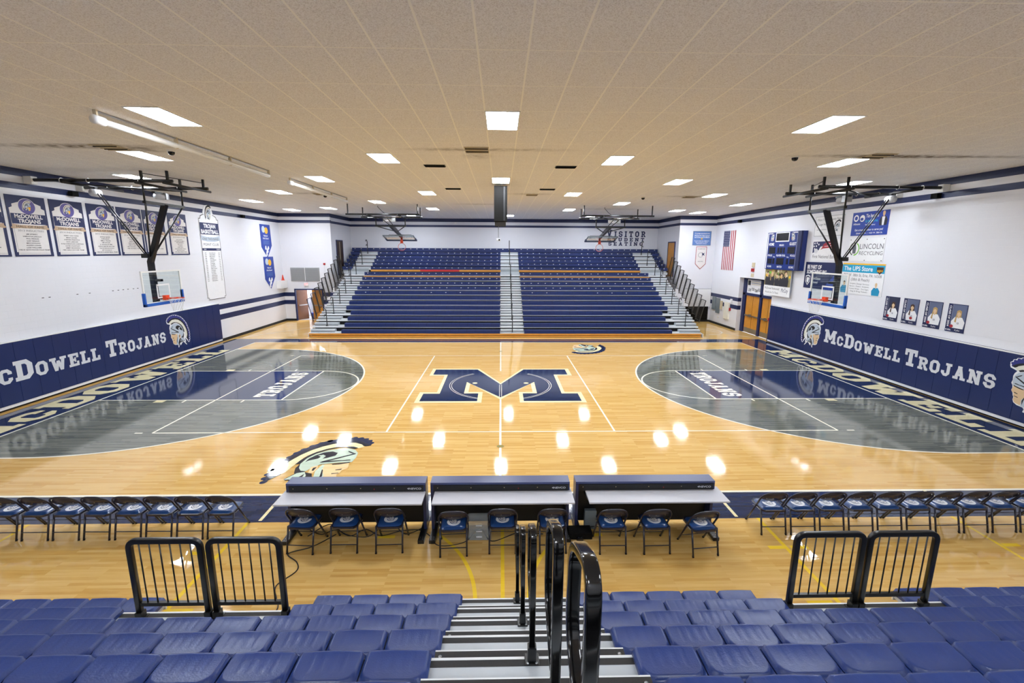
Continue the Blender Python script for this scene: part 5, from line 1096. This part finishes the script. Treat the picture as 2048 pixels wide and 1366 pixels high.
# ---------------------------------------------------------------- folding chairs
def make_chair():
    e = empty('folding_chair', '', 'chair')
    P = lambda t: (.24+(-.2-.24)*t, .745*t)
    def at_(x, t): y, zz = P(t); return (x, y, zz)
    for s in (-1, 1):
        g = G(); g.cyl(at_(s*.222, .03), at_(s*.222, .62), .0145, 'chair_frame', 10); y, zz = P(.0); g.cyl((s*.222, .245, 0), (s*.222, .225, .03), .017, 'rubber', 10); g.build('leg', e)
        g = G(); g.cyl((s*.205, -.23, .02), (s*.205, -.13, .42), .0145, 'chair_frame', 10); g.cyl((s*.205, -.235, 0), (s*.205, -.22, .03), .016, 'rubber', 10); g.build('leg', e)
    g = G(); pts = [at_(-.222, .6), at_(-.225, .84), at_(-.18, .96), at_(-.09, 1.0), at_(.09, 1.0), at_(.18, .96), at_(.225, .84), at_(.222, .6)]; g.tube(arc(pts, .05, 4), .0145, 'chair_frame', 10); g.build('back_frame', e)
    g = G(); n = 14; vs = []; fs = []
    for i in range(n+1):
        u = -1+2*i/n; x = u*.213; top = 1.0-.16*abs(u)**2.6; bot = .735+.07*u*u+.0
        for t in (bot, top): y, zz = P(t); vs.append((x, y-.012+.02*u*u, zz)); 
        for t in (bot, top): y, zz = P(t); vs.append((x, y+.0+.02*u*u, zz))
    for i in range(n):
        a = i*4; b = a+4; fs += [(a, b, b+1, a+1), (a+2, a+3, b+3, b+2), (a+1, b+1, b+3, a+3), (a, a+2, b+2, b)]
    g.add(vs, fs, 'chair_back', True)
    for u in (-.6, -.1, .6):
        y, zz = P(.82); g.lathe((u*.21, 0, 0), [(.0, .005), (.006, .003), (.006, 0)], 'brass_screw', 6, M=Matrix.Translation((0, y-.012+.02*u*u, zz)) @ Matrix.Rotation(PI/2, 4, 'X'))
    g.build('backrest', e)
    g = G(); out = OCT(-.205, -.19, .205, .215, .05); g.poly(out, 'chair_frame', .425)
    for i in range(8):
        a = out[i]; b = out[(i+1) % 8]; g.add([(a[0], a[1], .395), (b[0], b[1], .395), (b[0], b[1], .425), (a[0], a[1], .425)], [(0, 1, 2, 3)], 'chair_frame')
    g.poly(out, 'black_matte', .396); g.build('seat', e)
    g = G(); n = 10; vs = []; fs = []
    for j in range(n+1):
        for i in range(n+1):
            u = -1+2*i/n; v = -1+2*j/n; c = max(abs(u), abs(v)); h = .03*(1-c**6)**.5
            vs.append((u*(.188-.012*abs(v)**6), .01+v*(.18-.012*abs(u)**6), .425+h))
    for j in range(n):
        for i in range(n): a = j*(n+1)+i; fs.append((a, a+1, a+n+2, a+n+1))
    g.add(vs, fs, 'cushion_blue', True)
    M = frame((.115, .1, .4555), (-1, 0, 0), (0, -1, 0))
    g.ring(.115, .1, .083, .045, 'letter_grey', .0005, -.15*PI, 1.1*PI, 24, M=M)
    emblem(g, .05, .02, .14, .15, dict(k='cabinet_navy', b='letter_grey', h='letter_grey', f='letter_grey'), .0015, .0004, flip=True, M=M)
    g.build('cushion', e)
    g = G(); g.cyl((-.205, -.21, .14), (.205, -.21, .14), .008, 'chair_frame', 8); g.build('crossbar', e)
    g = G(); g.cyl((-.222, .16, .135), (.222, .16, .135), .006, 'chair_frame', 8); g.build('crossbar', e)
    g = G()
    for s in (-1, 1): g.tube([(s*.213, -.1, .4), (s*.215, .0, .4), (s*.216, .1, .37)], .006, 'steel', 6)
    g.build('hinge_strap', e)
    return e
ch = make_chair(); used = False
def put(x, y, rz, lab, grp):
    global used
    o = ch if not used else copy_tree(ch); used = True
    o.location = (x, y, 0); o.rotation_euler = (0, 0, rz); o['label'] = lab; o['group'] = grp
for i in range(9):
    x = -4.6-.495*i
    put(x, -8.81, random.uniform(-.02, .02), 'navy folding chair, blue cushion, %s from the tables in the left sideline row' % ORD[i], 'left sideline chairs')
for i in range(11):
    x = 4.575+.497*i
    put(x, -8.84, random.uniform(-.02, .02), 'navy folding chair, blue cushion, %s from the tables in the right sideline row' % ORD[i], 'right sideline chairs')
TC = [(-3.12, -9.22, -.08, 'left table, leftmost of its three'), (-2.46, -9.21, 0, 'left table, middle of its three'), (-1.76, -9.22, .03, 'left table, rightmost of its three'),
      (-.75, -9.32, .05, 'middle table, leftmost of its three'), (.02, -9.26, 0, 'middle table, middle of its three'), (.81, -9.27, 0, 'middle table, behind the handrails'),
      (1.75, -9.30, .0, 'right table, leftmost of its three'), (2.44, -9.31, .02, 'right table, middle of its three'), (3.16, -9.38, .1, 'right table, rightmost of its three')]
for x, y, r, lab in TC: put(x, y, r, 'navy folding chair, blue cushion, at the '+lab, 'chairs at the scorers tables')

# ---------------------------------------------------------------- scorers tables
for (c0, c1, t0, t1, lab) in ((-3.53, -1.25, -3.57, -1.25, 'left'), (-1.17, 1.14, -1.1, 1.17, 'middle'), (1.24, 3.58, 1.4, 3.66, 'right')):
    e = empty('scorers_table', 'navy and black scorers table with pale grey desk top, %s one of three' % lab, 'table', ((c0+c1)/2, -8.8, 0), 0, 'scorers tables')
    ox = (c0+c1)/2
    def part(name, boxes, bev=.004, extra=None):
        g = G()
        for a, b, mt in boxes: g.box((a[0]-ox, a[1]+8.8, a[2]), (b[0]-ox, b[1]+8.8, b[2]), mt)
        if extra: extra(g)
        return g.build(name, e, bevel=bev)
    part('top_cap', [((c0, -8.9, .86), (c1, -8.66, .9), 'cap_navy')])
    def ex(g):
        M = frame((0, -.112, 0), (1, 0, 0), (0, 0, 1)); xr = c1-ox
        text(g, 'NEVCO', xr-.17, .79, .032, 'letter_grey', .002, width=.2, bold=.02, M=M); g.poly([(xr-.3, .806), (xr-.275, .79), (xr-.275, .822)], 'letter_grey', .002, M=M)
        for q in range(4): g.disc(c0-ox+.12+q*.55, .815, .008, .008, 'brass_screw', .002, 8, M=M)
        g.disc(.3, .80, .008, .012, 'red_device', .002, 8, M=M)
    part('display_strip', [((c0+.05, -8.91, .74), (c1-.03, -8.85, .86), 'cabinet_black')], 0, ex)
    part('back_panel', [((c0+.03, -8.72, .08), (c1-.03, -8.66, .86), 'cabinet_black')])
    part('side_post', [((c0, -8.9, .0), (c0+.05, -8.66, .86), 'cabinet_navy')]); part('side_post', [((c1-.05, -8.9, .0), (c1, -8.66, .86), 'cabinet_navy')])
    part('desk_top', [((t0, -9.29, .722), (t1, -8.8, .75), 'desk_top')], .006)
    part('desk_bracket', [((c0+.15, -9.1, .68), (c0+.18, -8.72, .722), 'black_metal'), ((c1-.18, -9.1, .68), (c1-.15, -8.72, .722), 'black_metal')])
    for x in (c0+.0, c1-.1):
        def sc(g):
            for a in (.03, .07):
                for b in (-.38, -.33): g.lathe((x-ox+a, b, .06), [(.007, 0), (.007, .002), (0, .003)], 'steel', 6)
        part('foot', [((x, -9.22, .0), (x+.1, -8.5, .06), 'black_metal')], .01, sc)
# things under the tables
e = empty('storage_drawers', 'clear plastic drawer box under the middle table between two chairs', 'storage box', (-.36, -8.98, 0))
g = G(); g.box((-.2, -.17, .0), (.2, .17, .30), 'clear_plastic'); g.build('drawer_case', e, bevel=.02)
for q in range(3): g = G(); g.box((-.17, -.18, .02+q*.09), (.17, .12, .1+q*.09), 'clear_plastic'); g.box((-.05, -.19, .07+q*.1), (.05, -.178, .09+q*.1), 'letter_grey'); g.build('drawer', e)
small('equipment_case', (1.12, -9.15, .0), (1.5, -8.92, .12), 'black_matte', 'flat black case on the floor between the middle and right tables', 'case', .01)
small('laptop_box', (1.42, -8.86, .0), (1.62, -8.76, .34), 'grey_panel', 'small grey case leaning under the right table', 'case', .01)
def cord(pts, lab, r=.008):
    g = G(); P = []
    for i in range(len(pts)-1):
        p0 = Vector(pts[max(i-1, 0)]); p1 = Vector(pts[i]); p2 = Vector(pts[i+1]); p3 = Vector(pts[min(i+2, len(pts)-1)])
        for q in range(8):
            t = q/8; P.append(.5*((2*p1)+(p2-p0)*t+(2*p0-5*p1+4*p2-p3)*t*t+(3*p1-p0-3*p2+p3)*t**3))
    P.append(Vector(pts[-1])); g.tube(P, r, 'cable', 6); return tag(g.build('power_cord'), lab, 'cord', 'black power cords')
k = .012
cord([(-2.75, -8.95, k), (-2.9, -9.15, k), (-3.05, -9.3, k), (-3.32, -9.45, k), (-3.1, -9.65, k), (-3.02, -9.85, k), (-3.17, -10.15, k), (-3.05, -10.4, k), (-2.95, -10.6, k), (-3.02, -10.95, k), (-3.2, -11.2, k)], 'black cord snaking from the left table to the guard rails')
cord([(-3.3, -8.78, k), (-3.0, -8.95, k), (-2.8, -8.83, k), (-2.5, -9.0, k), (-2.3, -8.82, k), (-2.0, -9.0, k), (-1.7, -8.88, k), (-1.4, -8.85, k), (-1.2, -9.0, k), (-1.0, -9.28, k), (-.6, -9.2, k), (-.35, -9.05, .16), (-.15, -9.18, k), (.3, -8.95, k), (.7, -9.0, k)], 'black cord tangled beneath the left and middle tables')
cord([(-3.2, -9.0, k), (-2.9, -8.8, .1), (-2.6, -8.95, k), (-2.2, -9.02, k), (-1.9, -8.8, .14), (-1.6, -8.96, k), (-1.3, -8.75, k)], 'black cord looped behind the chairs of the left table')
cord([(1.2, -8.8, k), (1.45, -8.95, .1), (1.7, -8.8, k), (2.1, -8.95, k), (2.4, -8.82, k)], 'black cord behind the chairs of the right table')
